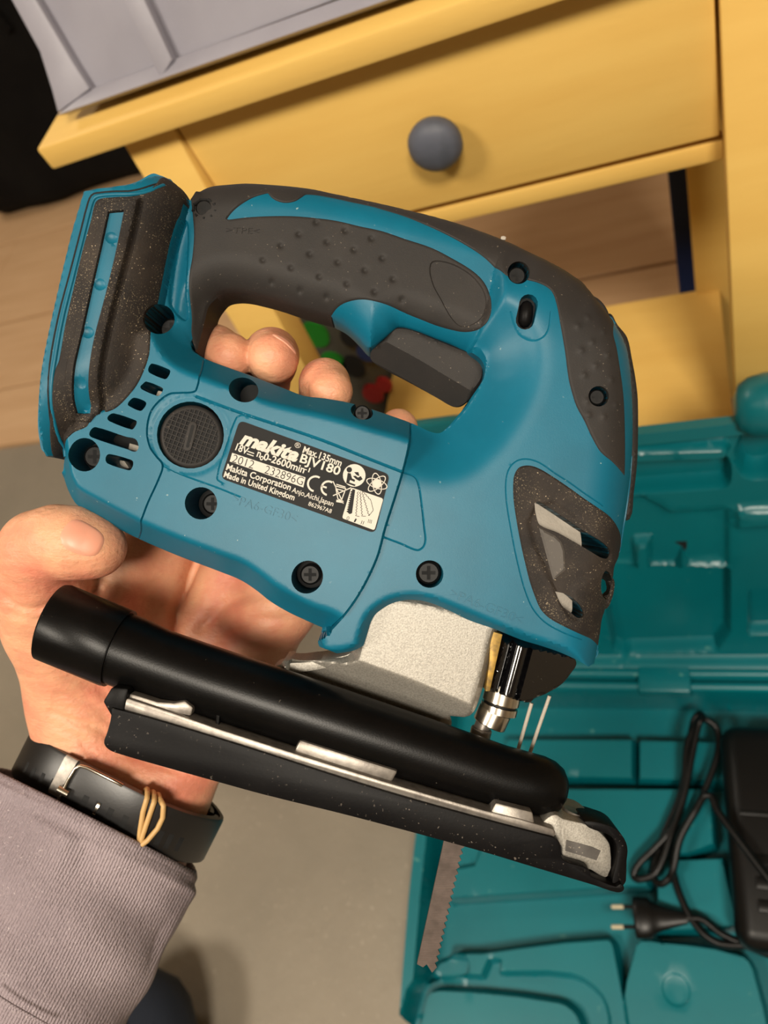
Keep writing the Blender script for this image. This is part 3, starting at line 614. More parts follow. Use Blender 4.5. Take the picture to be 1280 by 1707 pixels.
hand_rub = [(317, 333), (320, 328), (332, 320), (355, 312), (382, 309), (412, 307), (450, 309), (487, 312), (525, 317), (562, 325), (600, 332), (637, 341), (675, 349), (720, 360), (762, 372), (800, 386), (832, 397), (862, 411), (895, 427), (925, 441), (950, 457), (975, 476), (997, 497), (1012, 515), (1017, 532), (1022, 555), (1028, 580), (1034, 617), (1039, 655), (1041, 690), (1042, 755), (1041, 797, 1), (1020, 772), (1000, 755), (985, 730), (972, 702), (960, 680), (953, 660), (946, 632), (940, 587), (932, 540), (926, 508), (918, 487), (905, 477), (880, 469), (845, 462), (830, 451), (805, 430), (775, 410), (740, 391), (705, 375), (670, 361), (637, 351), (620, 346), (587, 339), (550, 331), (512, 326), (503, 331), (493, 337), (477, 340), (462, 337), (452, 331), (446, 324, 1), (425, 330), (405, 341), (390, 353), (380, 365, 1), (412, 361), (450, 359), (487, 359), (525, 362), (562, 367), (600, 376), (637, 384), (675, 397), (720, 412), (755, 430), (785, 448), (805, 466), (817, 488), (821, 512), (815, 535), (801, 549), (782, 555), (762, 554), (725, 544), (687, 529), (650, 512), (625, 504), (603, 501), (580, 505), (565, 513), (552, 531, 1), (520, 522), (490, 512), (460, 502), (430, 494), (407, 489), (387, 488), (370, 491), (357, 500), (347, 512), (342, 530), (337, 550), (325, 585, 1), (318, 560), (318, 530), (314, 490), (314, 460), (319, 430), (322, 392), (320, 360)]
HR = os_(hand_rub, 4, True, 8)
rear_rub = [(266, 296), (274, 295), (286, 301), (298, 311), (309, 322), (316, 334), (317, 350), (313, 347), (307, 348), (303, 362), (297, 371), (291, 388), (285, 412), (277, 450), (271, 480), (267, 502), (264, 530), (253, 556), (252, 570), (250, 592), (242, 617), (230, 642), (212, 665), (195, 681), (180, 688), (162, 692), (152, 703), (145, 713), (125, 722), (114, 732), (109, 745), (106, 764), (92, 763), (85, 757), (82, 740), (81, 715), (82, 685), (86, 642), (91, 615), (97, 600), (107, 542), (121, 480), (136, 417), (150, 367), (157, 338), (166, 330), (190, 327), (215, 326), (232, 323), (247, 316), (259, 305)]
RR = os_(rear_rub, 4, True, np.array([33.0] * 3 + [16.0] * (rear_rub.index((106, 764)) - 3) + [33.0] * (len(rear_rub) - rear_rub.index((106, 764)))))
RUBBERS = [HR, RR, VF]
def inset(poly, rub, amt):
    P = resample(poly, .9); m = np.zeros(len(P), bool)
    for r in rub: m |= sd(P, r) > -.7
    t = np.roll(P, -2, 0) - np.roll(P, 2, 0); n = np.stack([-t[:, 1], t[:, 0]], 1) / (np.linalg.norm(t, axis=1)[:, None] + 1e-9)
    a = (P[:, 0] * np.roll(P[:, 1], -1) - np.roll(P[:, 0], -1) * P[:, 1]).sum()
    if a < 0: n = -n
    w = m.astype(float); w = (np.roll(w, 1) + w + np.roll(w, -1)) / 3
    return P + n * (amt * w)[:, None]
B_out = os_(BODY, 4, True, 12)
G_out = spl([tuple(p) for p in onsurf(GAP, 10)], 3)
B_in = inset(B_out, RUBBERS, .7); G_in = inset(G_out, [HR], -.7)
allh = [H[k] for k in H] + [cap_hole, lock_hole] + vents + [slot_up, slot_lo, oval]
body = shell('body_housing', B_in, Zbody, 'blue', J, holes=[G_in] + allh, step=1.15, lines=lines + [(np.vstack([r_, r_[:1]]), 1.35) for r_ in RUBBERS] + [(np.vstack([FIN, FIN[:1]]), .7), (BRIGHT, 1.2)], rings=(.3, .7, 1.2, 1.8), bstep=.75)

def cover(poly, t=.45, edge=.7, extra=None):
    """soft moulding lying on the body: its edge dips under the body surface"""
    def zf(P):
        d = sd(P, poly); z = Zb(P) - .35 + (t + .35) * sstep(d / edge)
        return z + (extra(P) if extra is not None else 0)
    return zf
# dimples in the grip
dim = [(527, 371), (575, 385), (498, 391), (545, 404), (468, 410), (619, 398), (516, 424), (590, 417), (438, 434), (563, 438), (637, 431), (485, 447), (608, 451), (532, 462), (655, 466), (453, 471), (578, 474), (500, 485), (544, 496), (624, 487), (670, 500)]
dimc = onsurf(dim, 16)
thumb = os_([(718, 440), (735, 436), (765, 446), (792, 466), (808, 492), (808, 520), (793, 538), (770, 545), (752, 530), (735, 500), (720, 470)], 4)
bumps = [(979, 530), (962, 544), (1005, 554), (986, 571), (968, 585), (1012, 593), (992, 610), (973, 626), (1018, 634), (978, 669), (1026, 676), (980, 692), (1006, 695)]
bumpc = onsurf(bumps, 16)
pts = [];
for c in dimc:
    for r, n in ((0, 1), (.5, 6), (.95, 10), (1.4, 12), (1.9, 12)): pts += [c + r * np.array([math.cos(a), math.sin(a)]) for a in np.linspace(0, 6.2832, n, endpoint=False)]
for c in bumpc:
    for r, n in ((0, 1), (.6, 6), (1.1, 10), (1.6, 12)): pts += [c + r * np.array([math.cos(a), math.sin(a)]) for a in np.linspace(0, 6.2832, n, endpoint=False)]
def grip_detail(P):
    e = np.zeros(len(P))
    for c in dimc: e -= .85 * np.exp(-(((P - c) ** 2).sum(1)) / .95)
    for c in bumpc: e += .5 * np.exp(-(((P - c) ** 2).sum(1)) / 1.3)
    return e - .55 * sstep((sd(P, thumb) + .25) / .5)
hs = [H['small'], H['front']]
shell('handle_overmould', HR, cover(HR, .55, .8, grip_detail), 'rubber', J, holes=hs, step=1.3, pts=np.array(pts), lines=[(np.vstack([thumb, thumb[:1]]), .4)], rings=(.25, .55, .9, 1.5))
# rear moulding with raised frame round the blue strip
strip_px = [(182, 355, 1), (206, 352, 1), (190, 430), (175, 492), (157, 562), (144, 635), (137, 685, 1), (114, 684, 1), (116, 660), (126, 605), (140, 545), (157, 467), (170, 410)]
def z36(px): return spl([tuple(U(p[0], p[1], 36)) + tuple(p[2:]) for p in px], 4)
ST = z36(strip_px); PL = z36([(170, 341, 1), (229, 331, 1), (213, 400), (193, 480), (177, 545), (160, 635), (152, 700, 1), (103, 697, 1), (104, 660), (113, 603), (127, 545), (144, 467), (158, 400)])
groove = spl([tuple(U(p[0], p[1], 36)) for p in [(232, 331), (216, 400), (196, 480), (180, 545), (163, 635), (155, 695), (148, 722)]], 4, False)
def rear_detail(P):
    e = .9 * sstep((sd(P, PL) + .25) / .5) - 2.6 * sstep((sd(P, ST) + .2) / .4)
    return e - 1.6 * np.clip(1.2 - pl_dist(P, groove) / .9, 0, 1)
shell('battery_mount_overmould', RR, cover(RR, .55, .8, rear_detail), 'rubber_dusty', J, holes=[H['rear']], step=1.3, lines=[(np.vstack([PL, PL[:1]]), .25), (np.vstack([ST, ST[:1]]), .2), (groove, .9)], rings=(.25, .55, .9, 1.5))
sdot = [U(*p, 36) for p in ((185, 396), (166, 474), (146, 554), (130, 637))]
sp_ = []
for c in sdot:
    for r, n in ((0, 1), (.6, 6), (1.2, 12), (1.6, 14), (2.1, 14)): sp_ += [c + r * np.array([math.cos(a), math.sin(a)]) for a in np.linspace(0, 6.2832, n, endpoint=False)]
def zstrip(P):
    z = Zb(P) + .35
    for c in sdot: r = np.sqrt(((P - c) ** 2).sum(1)); z = z - .7 * np.clip(1.15 - r / 1.8, 0, 1) ** .5 * (r < 2.07)
    return z
shell('slide_strip', inset(ST, [ST], .12), zstrip, 'blue', J, back=24, step=1.4, pts=np.array(sp_), rings=(.25,))
# double ridge of the open rear edge
rimline = spl([tuple(U(p[0], p[1], 35)) for p in [(262, 293), (252, 300), (240, 309), (228, 315), (213, 319), (190, 320), (168, 322), (155, 325), (148, 337), (135, 387), (116, 460), (100, 520), (87, 585), (80, 642), (76, 690), (75, 720), (80, 755)]], 5, False)
rim_in = spl([tuple(U(p[0], p[1], 35)) for p in [(265, 297), (258, 305), (246, 315), (231, 321), (214, 324), (190, 325), (168, 327), (158, 331), (152, 345), (140, 392), (121, 467), (104, 535), (92, 603), (84, 655), (80, 705), (80, 735), (84, 757)]], 5, False)
mr = MB(); mr.tube([np.array([p[0], p[1], max(.0, Zb(p[None])[0]) - .15]) for p in rim_in[::2]], .75, 8); mr.build('rear_rim', 'blue', J, scale=.001, smooth=70)
mr = MB(); mr.tube([np.array([p[0], p[1], max(.0, Zb(p[None])[0]) - .35]) for p in rimline[::2]], .5, 8); mr.build('rear_rim_groove', 'hole', J, scale=.001, smooth=70)  # dark tube stands in for the shaded groove between the ridges
# vent frame
def vf_detail(P):
    lip = -1.0 * sstep((sd(P, spl([tuple(p) for p in onsurf([(893, 842), (1010, 915), (1016, 940), (985, 960), (955, 985), (965, 1030), (950, 1030), (925, 985)])], 4)) + .8) / 1.6)
    return lip
shell('vent_frame', VF, cover(VF, .7, .9, vf_detail), 'rubber_dusty', J, holes=[slot_up, slot_lo, oval], step=1.2, rings=(.25, .6, 1.0, 1.6))
tri = os_([(898, 879, 1), (936, 903), (943, 950, 1), (922, 968, 1)], 3)
shell('worn_vent_web', tri, lambda P: Zb(P) + .55 - .9 + .75 * sstep(sd(P, tri) / .8), 'web_grey', J, back=12, step=1.4, rings=(.3, .8))
def deepz(p, dz): return Zb(np.array([p]))[0] - dz
def flat_part(name, poly, z0, z1, mat, parent=J, bevel=.0, smooth=35):
    m = MB(); m.prism([tuple(p) for p in poly], z0, z1); return m.build(name, mat, parent, bevel=bevel, scale=.001, smooth=smooth)
gp = os_([(875, 805), (950, 832), (978, 862), (988, 905), (984, 940), (972, 1000), (964, 1034), (905, 1010), (880, 920)], 4)
flat_part('gearbox_cover', inset(gp, [gp], 1.4), -6, 15.5, 'cream', bevel=1.5)
# motor casing seen through the vents
flat_part('motor_casing', tr([(130, 700), (210, 700), (250, 590), (300, 600), (300, 700), (230, 800), (130, 790)], 10, 2), -9, 3, 'hole')
for q in ([(262, 650), (270, 652), (268, 661), (258, 659)], [(214, 738), (231, 743), (228, 755), (212, 750)], [(190, 765), (206, 768), (214, 780), (206, 782), (190, 776)]):
    flat_part('motor_terminal', [tuple(U(*p, 14)) for p in q], 2.5, 13, 'cream', bevel=.3)
# black front bumper moulding behind the parting line
FB = os_([(1016, 520), (1032, 540), (1048, 561), (1056, 597), (1062, 630), (1066, 667), (1066, 742), (1064, 780), (1059, 822), (1052, 866), (1036, 860), (1042, 800), (1044, 700), (1038, 610), (1024, 545)], 4, True, 2)
shell('front_bumper', FB, lambda P: -1.5 + 4.0 * np.sqrt(np.clip(sd(P, FB) / 2.0, 0, 1)), 'rubber', J, back=-20, step=1.2, rings=(.2, .5, 1.0))

# ---- screws
def screw(c, r, depth, mat='steel'):
    z = deepz(c, depth); m = MB()
    m.tube([np.array([c[0], c[1], z - 3]), np.array([c[0], c[1], z - .6]), np.array([c[0], c[1], z])], [r * .98, r * .98, r * .8], 20)
    s = m.build('screw', mat, J, scale=.001, smooth=20)
    x = MB(); L_ = r * .58; w_ = r * .15
    x.prism([(c[0] - L_, c[1] - w_), (c[0] - w_, c[1] - w_), (c[0] - w_, c[1] - L_), (c[0] + w_, c[1] - L_), (c[0] + w_, c[1] - w_), (c[0] + L_, c[1] - w_), (c[0] + L_, c[1] + w_), (c[0] + w_, c[1] + w_), (c[0] + w_, c[1] + L_), (c[0] - w_, c[1] + L_), (c[0] - w_, c[1] + w_), (c[0] - L_, c[1] + w_)], z - .4, z + .04)
    x.build('cross_slot', 'hole', s, scale=.001, smooth=0)
cen = {k: H[k].mean(0) for k in H}
for k, r, dp in (('low', 4.4, 10), ('mid', 4.2, 19), ('bot', 4.0, 11), ('head', 4.4, 6), ('small', 3.5, 3.5), ('front', 3.0, 1.8), ('top', 4.0, 21), ('rear', 4.6, 12), ('edge', 3.2, 5)):
    screw(cen[k], r, dp)
for k in H:
    bl = MB(); bl.tube([np.array([cen[k][0], cen[k][1], -2]), np.array([cen[k][0], cen[k][1], deepz(cen[k], 20 if k in ('mid', 'top') else 16)])], np.ptp(H[k][:, 0]) / 2 * .97, 18)
    bl.build('screw_boss', 'hole', J, scale=.001)
tc_ = onsurf([(341, 349)], 8)[0]; screw(tc_, 3.4, -.75)
m = MB(); zc = deepz(tc_, 0)
for k in range(9):
    a = k * .698; m.tube([np.array([tc_[0] + 4.3 * math.cos(a), tc_[1] + 3.6 * math.sin(a), zc - .4]), np.array([tc_[0] + 4.3 * math.cos(a + .6), tc_[1] + 3.6 * math.sin(a + .6), zc + .55])], .6, 6)
m.build('screw_collar', 'hole', J, scale=.001)

# ---- brush holder cap
cc = np.array(onsurf([(316, 727)], 28)[0]); rc = 53 * (D0 - 26) / F
MB().tube([np.array([cc[0], cc[1], z]) for z in (12, 25.2, 26.2, 26.6)], [rc, rc, rc - .5, rc - 1.3], 48).build('brush_cap', 'rubber', J, scale=.001, smooth=40)
capo = [o for o in J.children if o.name.startswith('brush_cap')][0]
a0 = math.radians(-20); kn = MB(); ca, sa = math.cos(a0), math.sin(a0); n_ = 12; rk = rc * .85
MB().prism([(cc[0] + rk * math.cos(t), cc[1] + rk * math.sin(t)) for t in np.linspace(0, 6.2832, 40, endpoint=False)], 26.3, 26.66).build('knurl_floor', 'black_dusty', capo, scale=.001, smooth=0)
for (ux, uy) in ((ca, sa), (-sa, ca)):                      # two crossing sets of fine ridges
    for i in range(1, n_):
        o_ = rk * (2 * i / n_ - 1); L_ = math.sqrt(rk * rk - o_ * o_)
        kn.hexa([(cc[0] + ux * a * L_ - uy * (o_ + w_), cc[1] + uy * a * L_ + ux * (o_ + w_), z) for z, h_ in ((26.4, .30), (27.05, .13)) for a, w_ in ((-1, -h_), (1, -h_), (1, h_), (-1, h_))])
tag(kn.build('knurling', 'rubber', capo, scale=.001, smooth=0), kind='stuff')
sx = np.array([.24, .97]); sy = np.array([.97, -.24])
def stadl(c, L_, r, n=8):
    t = np.linspace(-math.pi / 2, math.pi / 2, n); f = [(math.cos(q), math.sin(q)) for q in t]
    return [tuple(c + sx * (L_ + r * a) + sy * r * b) for a, b in f] + [tuple(c - sx * (L_ + r * a) - sy * r * b) for a, b in f]
flat_part('slot_ridge', stadl(cc, 3.9, 1.55), 26.4, 27.35, 'rubber', capo, bevel=.2)
flat_part('slot', stadl(cc, 3.7, .55), 26.4, 27.45, 'hole', capo)
# lock button
lb = onsurf([(880, 508), (877, 533)], 22); lz = Zb(lb).mean()
MB().tube([np.array([*(lb[0] + (lb[1] - lb[0]) * t), lz - 2.6 + (0.6 if 0 < t < 1 else 0)]) for t in (-.42, -.3, 0, .5, 1, 1.3, 1.42)], [.4, 1.6, 2.5, 2.6, 2.5, 1.6, .4], 16).build('lock_button', 'black_dusty', J, scale=.001, smooth=80)
MB().prism([tuple(p) for p in inset(lock_hole, [lock_hole], -.6)], lz - 9, lz - 5).build('lock_button_well', 'hole', J, scale=.001)
# trigger
TG = [(654, 547), (664, 543), (687, 546), (725, 561), (762, 576), (788, 587), (802, 599), (808, 613), (806, 630), (797, 645), (783, 659), (770, 668), (758, 668), (735, 655), (685, 627), (635, 600), (620, 587), (628, 574), (642, 562)]
TGm = spl([tuple(U(*p, 10)) for p in TG], 4); TGm = inset(TGm, [TGm], -.8)
crease = spl([tuple(U(*p, 10)) for p in [(600, 548), (645, 570), (700, 600), (740, 624), (777, 646), (830, 678)]], 3, False)
low_side = np.vstack([crease, [[80, -100], [-80, -100], [-80, 20]]])
def ztrig(P):
    d = sd(P, TGm); dc = pl_dist(P, crease); below = inside(P, np.vstack([crease, [[crease[-1][0], -60], [crease[0][0] - 5, -60]]]))
    return smin(np.where(below, 9.4 - 1.25 * dc, 9.4 + .05 * dc), 5 + 2.6 * d, 1.5)
shell('trigger', TGm, ztrig, 'rubber', J, step=1.3, rings=(.2, .5, 1.0, 1.8), lines=[(crease, .5)])

# ---- rating label
LA = U(404, 704, 28.4); LBp = U(647, 792, 28.4); LD = U(369.5, 796, 28.4)
lx_ = (LBp - LA); LW = np.linalg.norm(lx_); lx_ /= LW; ly_ = np.array([lx_[1], -lx_[0]]); LH = abs((LD - LA).dot(ly_))
def lab(zx, zy):                                            # pixel of the enlarged crop -> label mm
    p = U(340 + zx / 3.048, 680 + zy / 3.048, 28.4); return p
def rrect(pts, r, n=5):
    out = []; N_ = len(pts); pts = [np.array(p) for p in pts]
    for i in range(N_):
        a, b, c = pts[i - 1], pts[i], pts[(i + 1) % N_]; u = (a - b) / np.linalg.norm(a - b); v = (c - b) / np.linalg.norm(c - b)
        for k in range(n + 1): t = k / n; out.append(b + u * r * (1 - t) ** 2 + v * r * t ** 2)
    return [tuple(p) for p in out]
lq = [lab(180, 62), lab(944, 338), lab(868, 638), lab(84, 358)]
label = flat_part('rating_label', rrect(lq, 2.2), 27.4, 28.3, 'print_black')
def lprint(name, polys, mat='print_white', z=28.34, th=.05):
    m = MB()
    for p in polys: m.prism([tuple(q) for q in p], z - th * 2, z)
    return m.build(name, mat, label, scale=.001, smooth=0)
def ltext(s, a, b, cap, mat='print_white', bold=.02, shear=0, z=28.36, parent=None, name='lettering', conv=lab, sc=3.048, ext=0):
    """text whose baseline runs from a to b (crop pixels), cap = capital height in crop pixels"""
    v, f = text_mesh(s, bold, shear, ext); A, B_ = np.array(conv(*a)), np.array(conv(*b)); ux = B_ - A; L_ = np.linalg.norm(ux); ux /= L_; uy = np.array([-ux[1], ux[0]])
    x0, x1 = v[:, 0].min(), v[:, 0].max(); k = cap / sc * (D0 - 28) / F / .69
    P = A + np.outer((v[:, 0] - x0) / (x1 - x0) * L_, ux) + np.outer(v[:, 1] * k, uy)
    return mesh_obj(name, np.column_stack([P, z + (np.where(v[:, 2] > 0, 0, -.8) if ext else np.zeros(len(P)))]), f, mat, parent or label, 0, .001)
ltext('makita', (178, 178), (472, 274), 66, bold=.045, shear=.28)
ltext('®', (458, 200), (488, 206), 26, bold=.0)
ltext('Max.135mm', (499, 226), (694, 297), 34)
ltext('18V', (157, 213), (218, 237), 36)
lprint('dc_symbol', [[lab(221, 217), lab(255, 229), lab(254, 234), lab(220, 222)], [lab(218, 230), lab(252, 242), lab(251, 247), lab(217, 235)]])
ltext('n', (266, 246), (284, 252), 38); ltext('o', (281, 262), (298, 268), 32)
ltext('0-2600min', (299, 262), (506, 332), 36); ltext('-1', (508, 318), (534, 327), 22)
ltext('BJV180', (484, 274), (685, 343), 44)
lprint('serial_bar', [[lab(143, 228), lab(516, 353), lab(504, 404), lab(130, 272)]])
ltext('2012', (140, 275), (247, 310), 42, 'print_black', bold=-.012, z=28.39); ltext('232896G', (305, 331), (498, 394), 42, 'print_black', bold=-.012, z=28.39)
ltext('Makita Corporation', (110, 314), (437, 419), 32)
ltext('Anjo,Aichi,Japan', (444, 427), (654, 500), 26, bold=.008)
ltext('Made in United Kingdom', (98, 350), (456, 470), 30)
ltext('862967A8', (528, 495), (645, 536), 21, bold=.005)
rotl = math.atan2(lx_[1], lx_[0])
def arcp(zx, zy, r0, r1, a0_, a1_, n=14):
    t = np.linspace(a0_, a1_, n); c = np.array(lab(zx, zy)); k = (D0 - 28) / F / 3.048
    return [c + k * r1 * np.array([math.cos(q), math.sin(q)]) for q in t] + [c + k * r0 * np.array([math.cos(q), math.sin(q)]) for q in t[::-1]]
pi = math.pi
lprint('ce_mark', [arcp(566, 386, 33, 43, rotl + pi / 2 - .25, rotl + 3 * pi / 2 + .1), arcp(632, 408, 30, 40, rotl + pi / 2 - .25, rotl + 3 * pi / 2 + .1), [lab(596, 392), lab(624, 401), lab(622, 410), lab(594, 401)]])
def stroke(a, b, w=5):
    a, b = np.array(lab(*a)), np.array(lab(*b)); d = b - a; d /= np.linalg.norm(d); n_ = np.array([-d[1], d[0]]) * w / 2 * (D0 - 28) / F / 3.048
    return [a - n_, b - n_, b + n_, a + n_]
lprint('waste_bin_mark', [stroke(*q) for q in (((655, 372), (708, 486)), ((748, 405), (655, 446)), ((668, 398), (680, 462)), ((720, 410), (698, 470)), ((680, 462), (698, 470)), ((666, 396), (722, 410)), ((672, 388), (718, 402)), ((676, 412), (706, 420)), ((672, 472), (708, 478), 12))])
lprint('manual_mark', [ell(*lab(763, 343), 57 * .0711, 57 * .0711, 0, 30)])
lprint('reading_figure', [ell(*lab(738, 314), 14 * .0711, 14 * .0711, 0, 14), [lab(730, 330), lab(745, 332), lab(752, 358), lab(768, 366), lab(764, 376), lab(742, 366), lab(738, 378), lab(770, 390), lab(766, 398), lab(722, 382)], [lab(756, 346), lab(770, 344), lab(782, 354), lab(796, 346), lab(806, 362), lab(790, 372), lab(772, 362)], [lab(762, 326), lab(784, 326), lab(790, 346), lab(776, 342)]], 'print_black', z=28.38)
orb = []
for a_ in (rotl, rotl + pi / 3, rotl + 2 * pi / 3):
    c = np.array(lab(878, 385)); t = np.linspace(0, 2 * pi, 33); k = .0711
    o_ = ell(c[0], c[1], 56 * k, 24 * k, a_, 32); i_ = ell(c[0], c[1], 51 * k, 20 * k, a_, 32)
    for q in range(32): orb.append([o_[q], o_[(q + 1) % 32], i_[(q + 1) % 32], i_[q]])
orb.append(ell(*lab(878, 385), 22 * .0711, 22 * .0711, 0, 18))
lprint('orbit_mark', orb)
lprint('blade_panel', [rrect([lab(748, 404), lab(911, 461), lab(866, 622), lab(701, 560)], .8)])
def toothed(a, b, w, n=11, tw=6):
    a, b = np.array(a, float), np.array(b, float); d = (b - a) / n; L_ = np.linalg.norm(b - a); nn = np.array([-(b - a)[1], (b - a)[0]]) / L_
    out = []
    for k in range(n): out += [a + d * k, a + d * (k + .5) + nn * tw]
    out += [b, b - nn * w + (b - a) / L_ * -8, a - nn * w]; return [lab(*q) for q in out]
tl = toothed((750, 418), (728, 530), 26)
lprint('blade_mark', [[lab(754, 412), lab(768, 416), lab(752, 535), lab(740, 540), lab(730, 532)]] + [[lab(752 - 2.2 * k, 420 + 11 * k), lab(742 - 2.2 * k, 428 + 11 * k), lab(751 - 2.2 * k, 431 + 11 * k)] for k in range(10)], 'print_black', z=28.38)
zz = []
for (a, b) in (((782, 425), (772, 548)), ((793, 425), (803, 550)), ((803, 428), (838, 548)), ((772, 548), (790, 552), ), ((803, 550), (822, 550)), ((848, 470), (860, 520)), ((803, 420), (848, 470)), ((860, 520), (838, 548))):
    nseg = max(1, int(math.hypot(b[0] - a[0], b[1] - a[1]) / 7)); q = [np.array(a) + (np.array(b) - np.array(a)) * i / nseg + (np.array([3.5 * (-1) ** i, 0]) if nseg > 8 else 0) for i in range(nseg + 1)]
    zz += [stroke(q[i], q[i + 1], 2.6) for i in range(nseg)]
lprint('orbit_blades', zz, 'print_black', z=28.38)
for s, x, y in (('0', 722, 568), ('I', 760, 578), ('II', 796, 590), ('III', 832, 584)): ltext(s, (x, y), (x + (12 if s == '0' else 5 * len(s) + 2), y + 4), 20, 'print_black', bold=-.01, z=28.38)
# moulded lettering
def mould(s, a, b, cap, z, mat='blue', name='moulded_lettering'):
    o = ltext(s, a, b, cap, mat, bold=-.012, z=0, parent=body if mat == 'blue' else J, name=name, conv=lambda x, y: U(x, y, z), sc=1, ext=.01)
    for v in o.data.vertices: v.co.z += (Zb(np.array([[v.co.x, v.co.y]]) * 1000)[0] + (.30 if mat == 'blue' else .85)) * .001
    return o
mould('>PA6-GF30<', (385, 838), (492, 872), 15, 28.05)
mould('>PA6-GF30<', (748, 996), (868, 1042), 16, 26.72)
tp = onsurf([(410, 385)], 14)[0]; mould('>TPE<', (377, 388), (432, 390), 10, Zb(tp[None])[0] + .62, 'rubber')

# ---- gear housing of cast aluminium
gh = [(590, 1030), (640, 985), (845, 1035), (832, 1056), (820, 1105), (803, 1168), (786, 1200), (745, 1204), (720, 1240), (620, 1240), (500, 1150), (465, 1112), (500, 1108), (545, 1104), (586, 1092)]
GH = spl([tuple(U(*p, 16)) for p in gh], 4)
gcr = spl([tuple(U(*p, 17)) for p in [(480, 1050), (590, 1097), (680, 1130), (790, 1176), (850, 1200)]], 3, False)
def zgear(P):
    d = sd(P, GH); dc = pl_dist(P, gcr); low = inside(P, np.vstack([gcr, [[gcr[-1][0], -140], [gcr[0][0], -140]]]))
    pl = smin(17.6 + np.where(low, -.95 * dc, .02 * dc), np.full(len(P), 17.5), 2.0)
    return smin(np.maximum(pl, 3), 10 + 2.4 * d, 2.0)
shell('gear_housing', GH, zgear, 'cast', J, step=1.2, rings=(.3, .8, 1.6, 2.4, 3.2), lines=[(gcr, 1.0)])
flat_part('grease_strip', [tuple(U(*p, 12)) for p in [(816, 1050), (836, 1056), (826, 1100), (815, 1150), (808, 1150), (814, 1100)]], 8, 14.5, 'brass', bevel=.2)
lev = spl([tuple(U(*p, 8)) for p in [(455, 1113), (480, 1105), (510, 1103), (545, 1098), (575, 1092), (596, 1084), (598, 1092), (580, 1104), (545, 1113), (500, 1120), (460, 1124)]], 4)
flat_part('clamp_lever', lev, -4, 9, 'cast', bevel=.7)
# chip guard in smoky plastic: two flutes and a slanted nose
cgp = [(833, 1058), (850, 1062), (880, 1071), (905, 1078), (940, 1092), (968, 1106), (972, 1117), (962, 1132), (950, 1147), (935, 1158), (918, 1167), (902, 1173), (888, 1182), (862, 1178), (835, 1168), (811, 1156), (816, 1118), (825, 1085)]
CG = spl([tuple(U(*p, 14)) for p in cgp], 4)
axg = np.array([-.26, -.966]); acr = np.array([.966, -.26]); o0 = U(834, 1060, 14)
def zguard(P):
    s_ = (P - o0).dot(acr); d = sd(P, CG)
    z = np.full(len(P), 8.0)
    for c, r, h in ((2.0, 4.2, 9.0), (9.6, 4.6, 7.5)): z = np.maximum(z, 5 + h * np.sqrt(np.clip(1 - ((s_ - c) / r) ** 2, 0, 1)))
    z = np.where(s_ > 13.5, 12.0 - .42 * (s_ - 13.5), z)
    return smin(z, 4 + 4 * d, .8)
shell('chip_guard', CG, zguard, 'smoke', J, step=.9, rings=(.2, .5, 1.0), lines=[(np.array([o0 + acr * c + axg * t for t in (-2, 30)]), .3) for c in (5.8, 14.0)], smooth=28)
# plunger, blade clamp and support roller
def axc(p, q, rad, name, mat, z=3):
    a = np.array([*U(*p, z), z]); b = np.array([*U(*q, z), z]); d = b - a
    MB().tube([a, a + d * .05, a + d * .95, b], [rad * .95, rad, rad, rad * .95], 28).build(name, mat, J, scale=.001, smooth=22)
axc((842, 1140), (834, 1172), 7.2, 'plunger_bushing', 'chrome'); axc((834, 1171), (833, 1175), 6.4, 'bushing_groove', 'steel'); axc((833, 1175), (830, 1187), 7.2, 'bushing_ring', 'chrome')
axc((826, 1184), (815, 1208), 6.5, 'plunger', 'chrome')
axc((808, 1200), (801, 1218), 3.1, 'clamp_neck', 'castrough')
axc((803, 1214), (794, 1250), 4.1, 'blade_clamp', 'castrough')
m = MB(); rp = np.array([*U(733, 1200, -2), -2])
m.tube([rp + np.array([0, 0, z]) for z in (-5, -4, 4, 5)], [3.6, 4.4, 4.4, 3.6], 20); m.build('support_roller', 'cream', J, scale=.001)
for a, b in (((886, 1172), (860, 1262)), ((916, 1160), (878, 1270))):
    MB().tube([np.array([*U(*a, 4), 4]), np.array([*U(*b, 2), 2])], .75, 10).build('guard_wire', 'cream', J, scale=.001)
# ---- saw blade
bl_px = [(752, 1330), (782, 1345)]
n_t = 24; L0, L1 = np.array([753, 1340.]), np.array([695, 1606.]); R0, R1 = np.array([785, 1345.]), np.array([724, 1612.])
bp = [tuple(L0), tuple(L1), (705, 1611), (711, 1606), (720, 1620)]
for k in range(n_t + 1):
    a = R1 + (R0 - R1) * k / n_t; b = R1 + (R0 - R1) * (k + .75) / n_t; bp += [tuple(a + np.array([4.0, -1.0])), tuple(b + np.array([-1.5, 0]))]
flat_part('saw_blade', [tuple(U(*p, 0)) for p in bp], -.6, .6, 'blade')
# ---- dust nozzle
zt = 17.0
def T3(px, py, z=zt): return np.array([*U(px, py, z), z])
k_ = (D0 - zt) / F
nz = MB(); nz.tube([T3(88, 1036), T3(91, 1037), T3(196, 1080), T3(199, 1081)], [64 * k_, 66 * k_, 66 * k_, 65 * k_], 40)
nz.build('nozzle_collar', 'black', J, scale=.001, smooth=40)
MB().tube([T3(86, 1035.3), T3(93, 1038)], [56 * k_, 56 * k_], 32).build('nozzle_bore', 'hole', J, scale=.001)
nz = MB(); nz.tube([T3(190, 1078), T3(225, 1091), T3(262, 1105), T3(330, 1129), T3(500, 1185), T3(700, 1250), T3(830, 1293), T3(870, 1303), T3(900, 1309), T3(920, 1313), T3(934, 1315.5), T3(942, 1317), T3(944, 1317.5)], [v * k_ for v in (61, 60, 57, 57.5, 57, 54, 51, 50, 48, 43, 34, 20, 6)], 36)
